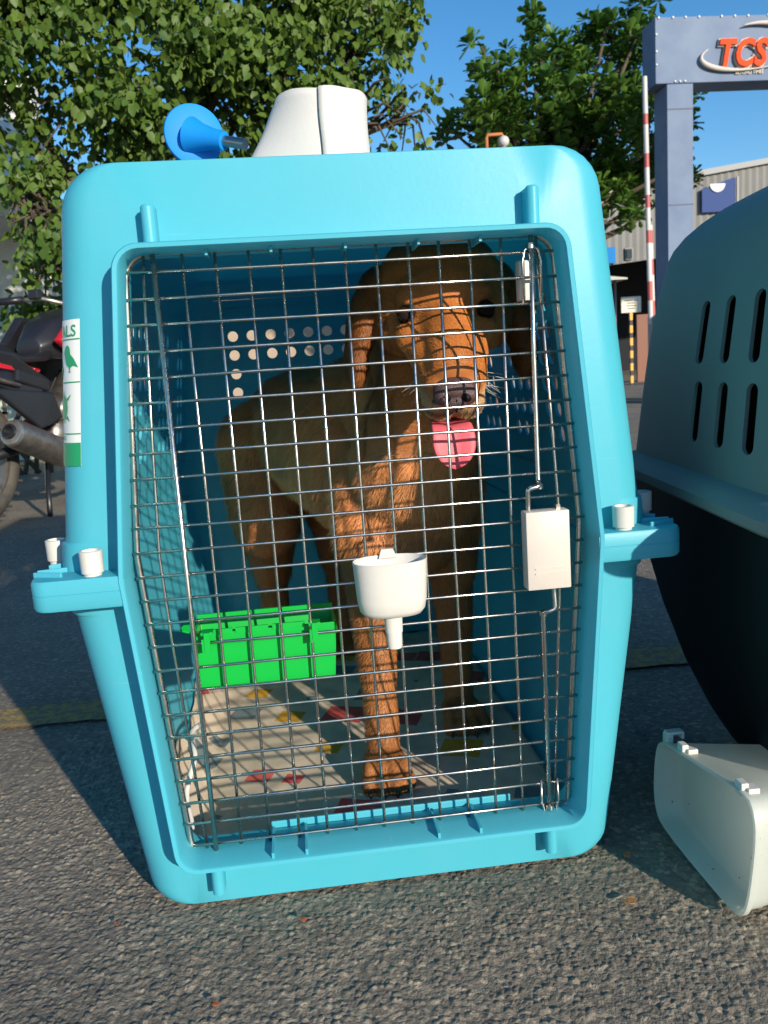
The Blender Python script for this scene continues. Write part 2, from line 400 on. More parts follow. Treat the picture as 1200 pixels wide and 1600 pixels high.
# side shell with vent holes (upper), plain (lower)
Y0, Y1 = .10, .90
def wallpt(i_f, y):
    """point on the outer loop, fractional index, at depth y"""
    t = (y - Y0) / (Y1 - Y0); L = outer(0, y, band=.0035, sh=.012 * t)
    i = int(math.floor(i_f)) % len(L); return L[i].lerp(L[(i + 1) % len(L)], i_f - math.floor(i_f))
Lref = outer(0, Y0, band=.0035); NL = len(Lref)
def hole_panel(mb, A, B, C, D, nu, nv, holes, rad, nseg=12):
    """bilinear patch A(0,0) B(1,0) C(1,1) D(0,1); cells in holes get a round opening of radius rad (m) """
    A, B, C, D = map(Vector, (A, B, C, D))
    f = lambda u, v: (A * (1 - u) + B * u) * (1 - v) + (D * (1 - u) + C * u) * v
    base = len(mb.v); idx = {}
    def vid(u, v):
        k = (round(u, 6), round(v, 6))
        if k not in idx: idx[k] = len(mb.v); mb.v.append(tuple(f(u, v)))
        return idx[k]
    for i in range(nu):
        for j in range(nv):
            u0, u1, v0, v1 = i / nu, (i + 1) / nu, j / nv, (j + 1) / nv
            c = [vid(u0, v0), vid(u1, v0), vid(u1, v1), vid(u0, v1)]
            if (i, j) in holes:
                wu = (f(u1, v0) - f(u0, v0)).length; wv = (f(u0, v1) - f(u0, v0)).length
                uc, vc = (u0 + u1) / 2, (v0 + v1) / 2; ring = []
                for k in range(nseg):
                    a = -3 * math.pi / 4 + 2 * math.pi * k / nseg
                    ring.append(vid(uc + rad / wu * (u1 - u0) * math.cos(a), vc + rad / wv * (v1 - v0) * math.sin(a)))
                q = nseg // 4
                for s_ in range(4):
                    arc = [ring[(s_ * q + t) % nseg] for t in range(q + 1)]
                    mb.f.append(tuple([c[s_], c[(s_ + 1) % 4]] + arc[::-1]))
            else: mb.f.append(tuple(c))
shell = {'upper_shell': MB(), 'lower_shell': MB()}
nyy = 8
zc0, zc1 = .43, .66
for a in range(NL):
    b = (a + 1) % NL
    zm = (Lref[a].z + Lref[b].z) / 2; xm = (Lref[a].x + Lref[b].x) / 2
    up = zm > .3705
    onside = abs(xm) > .235 and up and (min(Lref[a].z, Lref[b].z) > .407) and (max(Lref[a].z, Lref[b].z) < .722)
    if onside: continue
    for k in range(nyy):
        ya = Y0 + (Y1 - Y0) * k / nyy; yb = Y0 + (Y1 - Y0) * (k + 1) / nyy
        mbx = shell['upper_shell' if up else 'lower_shell']
        mbx.add([wallpt(a, ya), wallpt(b, ya), wallpt(b, yb), wallpt(a, yb)], [(0, 1, 2, 3)])
def edge_z(sgn):
    ii = [i for i in range(NL) if Lref[i].x * sgn > .235 and .405 < Lref[i].z < .7215]
    lo = min(ii, key=lambda i: Lref[i].z); hi = max(ii, key=lambda i: Lref[i].z); return lo, hi
holes = set()
NU, NV = 20, 8
for (cols) in ((1, 2), (4, 5), (7, 8, 9), (12, 13, 14), (17, 18)):
    for c_ in cols:
        for r_ in range(1, 7): holes.add((c_, r_))
for sgn in (1, -1):
    lo, hi = edge_z(sgn)
    hole_panel(shell['upper_shell'], wallpt(lo, Y0), wallpt(lo, Y1), wallpt(hi, Y1), wallpt(hi, Y0), NU, NV, holes, .0125)
# back: rounded edge then a panel with vent holes
bl = [outer(0, Y1, .0035, .012)]
for i in range(1, 6):
    t = math.pi / 2 * i / 5
    bl.append(outer(.04 * (1 - math.cos(t)), Y1 + .04 * math.sin(t), 0, .012))
for nm, up in (('upper_shell', True), ('lower_shell', False)):
    mb = MB(); mb.loft(bl, caps=(False, False)); mb.f = [f for f in mb.f if ((sum(mb.v[i][2] for i in f) / len(f)) > .3705) == up]
    shell[nm].add(mb.v, mb.f)
yb = Y1 + .04
bh = {(i, j) for i in range(1, 11) for j in (3, 4, 5, 6) if not (j < 5 and 3 < i < 8)}
# vent grid fills the middle of the back, plain strips (butted) close the rest
Lb = bl[-1]
zt_, zb_ = .70, .40
hole_panel(shell['upper_shell'], (-.19, yb, zb_), (.19, yb, zb_), (.19, yb, zt_), (-.19, yb, zt_), 10, 8, {(i, j) for i in range(10) for j in (3, 4, 5, 6) if j > 4 or i in (0, 9)}, .0105)
zmx = max(p.z for p in Lb)
for sg in (-1, 1):
    side = [p for p in Lb if p.x * sg > .185 and p.z >= .3705 - .003]
    side.sort(key=lambda p: p.z)
    for a, b in zip(side[:-1], side[1:]):
        shell['upper_shell'].add([(sg * .19, yb, a.z), (a.x, yb, a.z), (b.x, yb, b.z), (sg * .19, yb, b.z)], [(0, 1, 2, 3)])
shell['upper_shell'].add([(-.19, yb, zt_), (.19, yb, zt_), (.19, yb, zmx), (-.19, yb, zmx)], [(0, 1, 2, 3)])
shell['upper_shell'].add([(-.19, yb, .368), (.19, yb, .368), (.19, yb, zb_), (-.19, yb, zb_)], [(0, 1, 2, 3)])
low = sorted([p for p in Lb if p.z <= .3705 and p.x > 0], key=lambda p: p.z)
for a, b in zip(low[:-1], low[1:]):
    shell['lower_shell'].add([(-a.x, yb, a.z), (a.x, yb, a.z), (b.x, yb, b.z), (-b.x, yb, b.z)], [(0, 1, 2, 3)])
def weld_solid(mb, name, th):
    me = mb.mesh(name, False); bm = bmesh.new(); bm.from_mesh(me)
    bmesh.ops.delete(bm, geom=[v for v in bm.verts if not v.link_faces], context='VERTS')
    bmesh.ops.remove_doubles(bm, verts=bm.verts, dist=.0006)
    bmesh.ops.delete(bm, geom=[f for f in bm.faces if f.calc_area() < 1e-8], context='FACES')
    bmesh.ops.recalc_face_normals(bm, faces=bm.faces)
    bm.normal_update()
    # outward orientation: compare with the direction away from the crate's axis
    sc_ = sum(1 if f.normal.dot(f.calc_center_median() - Vector((0, .5, .37))) > 0 else -1 for f in bm.faces)
    if sc_ < 0: bmesh.ops.reverse_faces(bm, faces=bm.faces)
    bm.normal_update()
    bmesh.ops.solidify(bm, geom=bm.faces[:], thickness=th)
    for v in bm.verts:
        if abs(v.co.x) > .33 or abs(v.co.z) > .8:
            ns = [e.other_vert(v).co for e in v.link_edges if abs(e.other_vert(v).co.x) < .33]
            if ns: v.co = sum(ns, Vector()) / len(ns)
    bm.to_mesh(me); bm.free(); return me
for nm in ('upper_shell', 'lower_shell'):
    me2 = weld_solid(shell[nm], 'sh', .004)
    fr = parts[nm]; fme = fr.mesh(nm)
    bm = bmesh.new(); bm.from_mesh(fme); bm.from_mesh(me2)
    bm.to_mesh(fme); bm.free()
    o = obj(nm, fme, M_cyan, crate, 38)
# small mouldings on the front: hinge bosses, ribs of the sill, flange brackets, inner lip
for (x, z0, z1) in ((-.180, .682, .719), (.184, .682, .721), (-.181, .022, .053), (.181, .022, .053)):
    mb = MB(); mb.lathe((x, .0225, z0), (0, 0, 1), [(0, .0066), (z1 - z0 - .002, .0066), (z1 - z0, .005)], 16)
    mb.box((x, .031, (z0 + z1) / 2), (.0131, .014, z1 - z0 - .004))
    mb.build('hinge_boss', M_cyan, crate, 35)
for x in (-.12, -.085, -.005 + .06, .10): MB().box((x, .030, .0665), (.0028, .052, .007)).build('sill_rib', M_cyan, crate)
for x in (-.13, -.07, .0, .07, .13): MB().box((x, .036, .674), (.0025, .04, .006)).build('sill_rib', M_cyan, crate)
MB().box((.012, .0635, .0685), (.27, .003, .008)).build('inner_lip', M_cyan, crate, bevel=.001)
def bracket(sg):
    z0, z1 = .347, .377
    out = [(.236, .0015)]
    out += [(.310 + .017 * math.sin(t), .0185 - .017 * math.cos(t)) for t in [math.pi / 2 * i / 6 for i in range(7)]]
    out += [(.328, .035), (.321, .062), (.306, .135), (.284, .135), (.284, .05), (.25, .034), (.236, .02)]
    mb = MB()
    def lp(z, ins): 
        cx, cy = .28, .05
        return [Vector((sg * (cx + (x - cx) * (1 - ins)), cy + (y - cy) * (1 - ins), z)) for x, y in out]
    mb.loft([lp(z0, .03), lp(z0 + .003, 0), lp(z0 + .0145, 0), lp(z0 + .0150, .012), lp(z0 + .0158, .012), lp(z0 + .0163, 0), lp(z1 - .003, 0), lp(z1, .03)])
    o = mb.build('corner_bracket', M_cyan, crate, 40)
    for (a, b) in (((.298, .02), (.328, .032)), ((.299, .045), (.327, .040)), ((.299, .075), (.322, .062))):
        d = Vector((sg * (b[0] - a[0]), b[1] - a[1], 0)); c = Vector((sg * (a[0] + b[0]) / 2, (a[1] + b[1]) / 2, z1 + .0015))
        rot = Matrix.Rotation(math.atan2(d.y, d.x), 3, 'Z')
        MB().box(c, (d.length, .003, .006), rot).build('bracket_rib', M_cyan, o, bevel=.001)
    MB().lathe((sg * .31, .05, .341), (0, 0, 1), [(0, .012), (.008, .013)], 14).build('foot_stud', M_cyan, o, 40)
    for (x, y) in ((.268, .018), (.322, .098)):
        mb = MB(); c = (sg * x, y, .3755)
        mb.lathe(c, (0, 0, 1), [(0, .0085), (.004, .0085), (.0045, .0108), (.0255, .0112), (.0262, .0102), (.0262, .0085), (.0235, .0080)], 22)
        mb.build('bolt_cap', M_white, crate, 38)
bracket(1); bracket(-1)
for sg in (-1, 1): MB().ell((sg * .2, .075, .763), (.018, .012, .0065)).build('top_stud', M_cyan, crate, 180)

# door: bent frame wire, upright and cross wires, hinge rod, latch rods, latch box
def door_loop(d):
    return [Vector((p.x, .040, p.y)) for p in hexloop(.2125 + d, .2335 + d, .2105 + d, .6835 + d, .385, .0475 - d, .028 + d * .5, .028 + d * .5)]
door = bpy.data.objects.new('door', None); COL.objects.link(door); door.parent = crate; door.location = (-.181, -.46, 0)
dl = []
for p in door_loop(-.0045):
    if not dl or (p - dl[-1]).length > .004: dl.append(p)
MB().loop_tube(dl, .0031, 10).build('door_frame', M_chrome, door, 180)
def xhalf(z): # half width of the frame at height z
    t = .382
    if z > t: return .229 + (.208 - .229) * (z - t) / (.68 - t)
    return .229 + (.206 - .229) * (t - z) / (t - .05)
WR = .0016
def wob(p, a=.0006):
    return (p[0] + random.uniform(-a, a), p[1], p[2] + random.uniform(-a, a))
for k in range(11):
    x = -.1545 + .031 * k
    zb = .0465; zt = .683
    MB().tube([wob((x, .0385, zb)), wob((x, .0385, .25)), wob((x, .0385, .45)), wob((x, .0385, zt))], WR, 6).build('upright_wire', M_chrome, door, 180)
for sg in (-1, 1):
    MB().tube([(sg * .190, .0385, .049), wob((sg * .2035, .0385, .3)), (sg * .207, .0385, .385), wob((sg * .2015, .0385, .5)), (sg * .191, .0385, .680)], WR, 6).build('upright_wire', M_chrome, door, 180)
for k in range(25):
    z = .661 - .0246 * k
    xe = xhalf(z) + .0035
    if z < .075: xe -= .006
    if z > .66: xe -= .004
    dz = random.uniform(-.0005, .0005)
    MB().tube([wob((-xe, .0360, z + dz)), wob((-.1, .0358, z), .0004), wob((.08, .0360, z), .0004), wob((xe, .0360, z - dz))], WR, 6).build('cross_wire', M_chrome, door, 180)
MB().tube([(-.181, .0325, .040), (-.181, .0325, .300), (-.1815, .0325, .687)], .0026, 10).build('hinge_rod', M_chrome, door, 180)
def rod(pts, r=.0026):
    P_ = [Vector(p) for p in pts]; out = [P_[0]]
    for i in range(1, len(P_) - 1):
        a = (P_[i - 1] - P_[i]).normalized(); b = (P_[i + 1] - P_[i]).normalized(); q = .0035
        for t in (0, .33, .67, 1): 
            s_ = P_[i] + a * q; e_ = P_[i] + b * q
            out.append(s_.lerp(P_[i], t).lerp(P_[i].lerp(e_, t), t))
    out.append(P_[-1]); return MB().tube(out, r, 10)
rod([(.1845, .0325, .688), (.1835, .0325, .56), (.1835, .0325, .432), (.1825, .024, .428), (.170, .024, .426), (.170, .026, .405), (.170, .026, .395)]).build('latch_rod', M_chrome, door, 180)
rod([(.1835, .0325, .040), (.184, .0325, .290), (.185, .024, .294), (.195, .024, .297), (.1945, .026, .315), (.1945, .026, .330)]).build('latch_rod', M_chrome, door, 180)
for (z) in (.424, .066, .664, .288): MB().lathe((.184, .0325, z), (0, 0, 1), [(0, .0042), (.005, .0042)], 12).build('rod_collar', M_chrome, door, 40)
MB().tube([(.176, .035, .100), (.1755, .034, .075), (.178, .034, .064), (.185, .034, .060), (.192, .034, .064), (.1945, .034, .075), (.194, .035, .100)], .0013, 6).build('rod_guide', M_chrome, door, 180)
MB().tube([(.176, .035, .612), (.1755, .034, .652), (.178, .034, .663), (.185, .034, .667), (.192, .034, .663), (.1945, .034, .652), (.194, .035, .612)], .0013, 6).build('rod_guide', M_chrome, door, 180)
lb = MB().box((.1855, .0195, .363), (.0455, .019, .0815)).build('latch_box', M_latch, door, 40, bevel=.0012)
MB().box((.1855, .0095, .3445), (.030, .0012, .0012)).build('moulded_line', M_latch, lb)
MB().box((.1855, .0095, .3395), (.030, .0012, .0012)).build('moulded_line', M_latch, lb)
MB().box((.1995, .0215, .4055), (.004, .006, .006)).build('latch_button', M_steel, lb)
MB().box((.1830, .052, .635), (.017, .014, .040)).build('inner_clip', M_white, door, 40, bevel=.002)

# sticker wrapping the rounded left front edge, with green prints
M_sticker = mat('white_label', (.78, .79, .76), rough=.35); M_print = mat('green_print', (.015, .30, .12), rough=.4)
def sticker_pt(u, z, off):
    """u: 0 at the inner edge (on the face), grows round the corner"""
    s_ = u
    L = .263 + (.307 - .263) * (.763 - z) / (.763 - .368) if True else 0
    r = .034
    xs0 = -(L - r)
    flat = .016
    if s_ < flat: return Vector((xs0 + flat - s_, .036 - off, z))
    a = (s_ - flat) / r
    if a < math.pi / 2: return Vector((xs0 - (r + off) * math.sin(a), .036 + r - (r + off) * math.cos(a), z))
    return Vector((xs0 - r - off, .036 + r + (s_ - flat - r * math.pi / 2), z))
def curved_patch(u0, u1, z0, z1, off, name, m, parent, sheary=0):
    mb = MB(); n = 16; rows = 6
    for j in range(rows + 1):
        z = z0 + (z1 - z0) * j / rows
        for i in range(n + 1): mb.v.append(tuple(sticker_pt(u0 + (u1 - u0) * i / n, z, off)))
    for j in range(rows):
        for i in range(n): mb.f.append((j * (n + 1) + i, j * (n + 1) + i + 1, (j + 1) * (n + 1) + i + 1, (j + 1) * (n + 1) + i))
    return mb.build(name, m, parent, 180)
U0, U1 = .027, .12
ST = curved_patch(U0, U1, .482, .622, .0006, 'label_sticker', M_sticker, crate)
curved_patch(U0, U1, .482, .505, .0010, 'green_band', M_print, ST)
for z in (.513, .5625, .603): curved_patch(U0, U1, z, z + .0012, .0010, 'printed_rule', M_print, ST)
def printed(poly, uc, zc, s_, name='printed_shape'):
    bm = bmesh.new(); vs = [bm.verts.new((uc - x * s_, zc + y * s_, 0)) for x, y in poly]; bm.faces.new(vs)
    bmesh.ops.triangulate(bm, faces=bm.faces); bmesh.ops.subdivide_edges(bm, edges=bm.edges, cuts=1)
    for v in bm.verts: v.co = sticker_pt(v.co.x, v.co.y, .0012)
    me = bpy.data.meshes.new(name); bm.to_mesh(me); bm.free(); obj(name, me, M_print, ST)
bird = [(-.55, .35), (-.35, .75), (-.05, .85), (.15, .6), (.2, .2), (.55, -.15), (.9, -.75), (.45, -.6), (.2, -.75), (.15, -1.), (.3, -1.05), (-.05, -1.08), (.05, -1.), (.05, -.75), (-.25, -.5), (-.4, -.1), (-.35, .35)]
printed(bird, U0 + .014, .587, .0135)
dogp = [(-.9, -.9), (-.9, .2), (-.5, .7), (.1, .8), (.7, .1), (1., -.2), (.6, -.9)]
printed(dogp, U0 + .040, .578, .013)
tur = [(.62 * math.cos(a) , .95 * math.sin(a)) for a in [i * math.pi / 7 for i in range(14)]]
printed(tur, U0 + .024, .539, .0125)
for (x, y, dx, dy) in ((.6, .6, .5, .45), (-.6, .6, -.5, .45), (.5, -.7, .4, -.4), (-.5, -.7, -.4, -.35), (0, -.95, .1, -.35), (0, .95, .05, .4)):
    n_ = Vector((-dy, dx)).normalized() * .13
    printed([(x + n_.x, y + n_.y), (x - n_.x, y - n_.y), (x + dx, y + dy)], U0 + .024, .539, .0125)
def text_mesh(body, size, extrude=0., offset=0., shear=0., bevel=0., align='LEFT', res=3, sx=1.):
    c = bpy.data.curves.new('text', 'FONT'); c.body = body; c.size = size; c.extrude = extrude; c.offset = offset; c.shear = shear; c.align_x = align
    c.bevel_depth = bevel; c.resolution_u = res; c.space_character = sx
    o = bpy.data.objects.new('text', c); COL.objects.link(o)
    dg = bpy.context.evaluated_depsgraph_get(); me = bpy.data.meshes.new_from_object(o.evaluated_get(dg))
    bpy.data.objects.remove(o); bpy.data.curves.remove(c); return me
def label_text(body, u_start, z, size, parent):
    me = text_mesh(body, size, offset=.0002)
    wmax = max(v.co.x for v in me.vertices)
    for v in me.vertices: v.co = sticker_pt(u_start + wmax - v.co.x, z + v.co.y, .0012)
    return obj('lettering', me, M_print, parent)
label_text('ALS', U0 + .004, .6065, .0150, ST)
label_text('SK', U0 + .020, .5075, .006, ST)

# ------------------------------------------------------------------ cloth with printed shapes in the crate
def cloth_mat():
    m = bpy.data.materials.new('printed_cotton'); m.use_nodes = True; n = m.node_tree.nodes; l = m.node_tree.links; b = n['Principled BSDF']
    b.inputs['Roughness'].default_value = .95; b.inputs['Specular IOR Level'].default_value = .1
    uv = n.new('ShaderNodeUVMap'); mp = n.new('ShaderNodeMapping'); l.new(uv.outputs[0], mp.inputs[0]); mp.inputs['Rotation'].default_value = (0, 0, .35)
    v = n.new('ShaderNodeTexVoronoi'); v.distance = 'CHEBYCHEV'; v.inputs['Scale'].default_value = 10.5; v.inputs['Randomness'].default_value = .6
    v.voronoi_dimensions = '2D'; l.new(mp.outputs[0], v.inputs['Vector'])
    sc = n.new('ShaderNodeSeparateColor'); l.new(v.outputs['Color'], sc.inputs[0])
    rp = n.new('ShaderNodeValToRGB'); rp.color_ramp.interpolation = 'CONSTANT'; e = rp.color_ramp.elements
    e[0].color = (.74, .13, .12, 1); e[1].position = .3; e[1].color = (.66, .36, .05, 1)
    for p_, c_ in ((.5, (.20, .26, .27, 1)), (.68, (.78, .17, .14, 1)), (.85, (.26, .40, .34, 1))): q = e.new(p_); q.color = c_
    l.new(sc.outputs[0], rp.inputs[0])
    th = n.new('ShaderNodeMapRange'); th.inputs[3].default_value = -.05; th.inputs[4].default_value = .36; l.new(sc.outputs[1], th.inputs[0])
    lt = n.new('ShaderNodeMath'); lt.operation = 'LESS_THAN'; l.new(v.outputs['Distance'], lt.inputs[0]); l.new(th.outputs[0], lt.inputs[1])
    mx = n.new('ShaderNodeMix'); mx.data_type = 'RGBA'; mx.inputs[6].default_value = (.70, .58, .44, 1)
    l.new(lt.outputs[0], mx.inputs[0]); l.new(rp.outputs[0], mx.inputs[7])
    nz = n.new('ShaderNodeTexNoise'); nz.inputs['Scale'].default_value = 22; l.new(uv.outputs[0], nz.inputs['Vector'])
    m2 = n.new('ShaderNodeMix'); m2.data_type = 'RGBA'; m2.blend_type = 'MULTIPLY'; m2.inputs[0].default_value = 1
    rr = n.new('ShaderNodeMapRange'); rr.inputs[1].default_value = .3; rr.inputs[2].default_value = .7; rr.inputs[3].default_value = .82; rr.inputs[4].default_value = 1.05
    l.new(nz.outputs[0], rr.inputs[0]); l.new(mx.outputs[2], m2.inputs[6]); l.new(rr.outputs[0], m2.inputs[7]); l.new(m2.outputs[2], b.inputs['Base Color'])
    return m
M_cloth = cloth_mat()
def floor_y(u): return u
nu, nv = 90, 110; vs = []; uvs = []
for j in range(nv + 1):
    y = .074 + (.86 - .074) * j / nv
    for i in range(nu + 1):
        s_ = -.335 + (.235 + .335) * i / nu       # arc position across the cloth, climbs the left wall beyond -.215
        jag = .022 * math.sin(y * 31 + 1.2) + .018 * math.sin(y * 13) + .014 * math.sin(y * 57)
        hole = .05 * math.exp(-((y - .36) / .05) ** 2)
        edge = -.31 + jag * .6 + hole
        ss = max(s_, edge)
        base = .016 + .004 * noise.noise(Vector((ss * 14, y * 9, 0))) + .002 * noise.noise(Vector((ss * 40, y * 34, 3)))
        xl = -.205
        if ss > xl: x, z = ss, base
        else:
            d = xl - ss; x = xl - .045 * math.sin(min(d, .07) / .07 * 1.3) - max(0, d - .07) * .1; z = base + .6 * max(0, d - .012)
            z += .004 * noise.noise(Vector((d * 30, y * 22, 1)))
        vs.append((x, y, z)); uvs.append((ss, y))
F = [(j * (nu + 1) + i, j * (nu + 1) + i + 1, (j + 1) * (nu + 1) + i + 1, (j + 1) * (nu + 1) + i) for j in range(nv) for i in range(nu)]
me = bpy.data.meshes.new('cloth'); me.from_pydata(vs, [], F); uvl = me.uv_layers.new(name='UVMap')
for lp in me.loops: uvl.data[lp.index].uv = uvs[lp.vertex_index]
mod_cl = obj('floor_cloth', me, M_cloth, None, 180)
tag(mod_cl, 'beige cotton sheet printed with red, yellow and grey shapes spread on the crate floor', 'cloth')
sm = mod_cl.modifiers.new('thick', 'SOLIDIFY'); sm.thickness = .002
mb = MB(); pts = []
for i in range(40):
    x = -.205 + .19 * i / 39
    pts.append((x, .076 + .003 * math.sin(i * .7), .024 + .006 * math.sin(i * .21 + .6) + .002 * math.sin(i * 1.3)))
mb.tube(pts, [.0035 + .001 * math.sin(i * .9) for i in range(40)], 8); M_hem = mat('white_hem', (.78, .76, .72), rough=.9)
mb.build('hem', M_hem, mod_cl, 180)
mb = MB(); pts = [(-.218 + .004 * math.sin(i * .8) - .012 * (i / 19) ** .5, .085 + .26 * i / 19, .045 + .05 * math.sin(i / 19 * 2.2) ** 2) for i in range(20)]
mb.tube(pts, .0035, 8); mb.build('hem', M_hem, mod_cl, 180)
mb = MB(); mb.box((0, .48, .0085), (.43, .80, .006)); tag(mb.build('floor_pad', M_black, None, bevel=.002), 'thin black pad lying under the printed sheet in the crate', 'pad')

# ------------------------------------------------------------------ dog
def frame(fwd, up=(0, 0, 1)):
    f = Vector(fwd).normalized(); s_ = f.cross(Vector(up)).normalized(); u = s_.cross(f); return f, s_, u
N0 = Vector((.108, .066, .533))              # nose tip
S0 = Vector((.124, .208, .652))              # middle of the skull
hf, hs, hu = frame(N0 - S0)                  # forward, side (dog's right seen... ), up
HR = Matrix((hs, hf, hu)).transposed()       # columns: side, forward, up
def H(s_, f, u): return S0 + hs * s_ + hf * f + hu * u
HL = (N0 - S0).length
dog = thing('dog', 'golden red retriever standing inside the blue crate, pink tongue out behind the wires', 'dog', (.02, .5, .02))
b = MB()
# head
b.ell(H(0, -.005, -.004), (.072, .078, .058), HR)
b.ell(H(0, .045, .010), (.054, .040, .036), HR)                         # forehead
for sg in (-1, 1):
    b.ell(H(sg * .034, .052, .022), (.021, .020, .014), HR)             # brow
    b.ell(H(sg * .046, .030, -.024), (.034, .052, .038), HR)            # cheek
    b.ell(H(sg * .040, .085, -.006), (.018, .028, .016), HR)            # below the eye
    b.ell(H(sg * .019, HL - .050, -.022), (.021, .042, .023), HR)       # flews
    b.ell(H(sg * .0145, HL - .018, -.034), (.020, .020, .023), HR)      # upper lip under the nose
    b.cap(H(sg * .014, HL - .018, -.012), H(sg * .025, HL - .095, -.012), .0170, .026)
    # ear: broad flap hanging beside the cheek
    ea = S0 + Vector((-sg * .068, .025, -.002)); b.ell(ea, (.026, .036, .028))
    b.ell(S0 + Vector((-sg * .094, .022, -.038)), (.017, .038, .048), Matrix.Rotation(sg * .22, 3, 'Y'))
    b.ell(S0 + Vector((-sg * .104, .020, -.078)), (.013, .030, .036), Matrix.Rotation(sg * .05, 3, 'Y'))
b.cap(H(0, .045, .000), H(0, HL - .030, .002), .036, .0250)             # bridge of the nose
b.ell(H(0, HL - .022, -.004), (.023, .020, .018), HR)
b.cap(H(0, .03, -.050), H(0, HL - .040, -.062), .028, .015)             # lower jaw
# neck and body
b.cap(H(0, -.03, -.02), (.112, .40, .50), .068, .088)
b.cap(H(0, .0, -.045), (.10, .36, .43), .050, .085)
b.cap((.112, .40, .50), (.06, .52, .485), .085, .10)
b.ell((.10, .40, .405), (.100, .085, .115)); b.ell((.098, .405, .335), (.075, .07, .085))
b.ell((.050, .50, .425), (.115, .12, .125), Matrix.Rotation(.45, 3, 'Z'))
b.cap((.035, .53, .44), (-.045, .735, .46), .122, .106)
b.ell((-.055, .735, .455), (.085, .10, .09))
b.cap((-.06, .76, .46), (-.108, .74, .40), .085, .075)
# front legs (viewer's left one steps forward)
pawL = Vector((.022, .245, .028)); pawR = Vector((.158, .395, .028))
b.cap((.045, .405, .40), (.030, .385, .275), .060, .042); b.cap((.030, .385, .275), (.026, .315, .125), .039, .024); b.cap((.026, .315, .125), (.023, .272, .045), .023, .023)
b.cap((.150, .42, .38), (.160, .435, .255), .058, .040); b.cap((.160, .435, .255), (.160, .430, .12), .033, .024); b.cap((.160, .43, .12), (.159, .425, .045), .024, .023)
for pw in (pawL, pawR):
    b.ell(pw + Vector((0, .010, .006)), (.030, .036, .020))
    for k in (-1.5, -.5, .5, 1.5):
        b.ell(pw + Vector((k * .0172, -.034 - (.008 if abs(k) < 1 else 0), -.002)), (.0098, .020, .0145))
        b.ell(pw + Vector((k * .0160, -.020, .012)), (.0085, .018, .012))
# hind legs
for (hx, hy, kx, ky) in ((-.112, .735, -.125, .690), (.010, .80, .005, .765)):
    b.cap((hx, hy, .43), (kx, ky, .30), .090, .062); b.cap((kx, ky, .30), (kx - .003, ky + .085, .185), .055, .034)
    b.cap((kx - .003, ky + .085, .185), (kx, ky + .055, .05), .027, .025); b.ell((kx, ky + .035, .032), (.031, .045, .022))
    for k in (-1.5, -.5, .5, 1.5): b.ell((kx + k * .015, ky - .005, .028), (.0105, .018, .014))
# tail
b.cap((-.07, .83, .47), (.0, .868, .40), .024, .022); b.cap((-.02, .868, .40), (.06, .872, .30), .022, .020)
me = b.mesh('body')
tmp = bpy.data.objects.new('tmp', me); COL.objects.link(tmp)
rm = tmp.modifiers.new('r', 'REMESH'); rm.mode = 'VOXEL'; rm.voxel_size = .0036
smm = tmp.modifiers.new('s', 'SMOOTH'); smm.factor = .5; smm.iterations = 4
dg = bpy.context.evaluated_depsgraph_get(); bme = bpy.data.meshes.new_from_object(tmp.evaluated_get(dg)); bpy.data.objects.remove(tmp)
bme.name = 'body'
def fur_mat(name):
    m = bpy.data.materials.new(name); m.use_nodes = True; n = m.node_tree.nodes; l = m.node_tree.links; b_ = n['Principled BSDF']
    b_.inputs['Roughness'].default_value = .55; b_.inputs['Specular IOR Level'].default_value = .35
    at = n.new('ShaderNodeAttribute'); at.attribute_name = 'coat'; l.new(at.outputs['Color'], b_.inputs['Base Color'])
    return m
M_fur = fur_mat('golden_fur')
c_face = np.array((.54, .175, .038)); c_torso_fill = np.array((.80, .29, .095)); c_light = np.array((.56, .34, .16)); c_dark = np.array((.030, .018, .014)); c_pink = np.array((.30, .12, .09))  # torso colour lightened to paint in the fill light its shade lacks
eyeL = H(-.0, 0, 0); EY = []
for sg in (-1, 1): EY.append(H(sg * .0445, .0735, .0135))
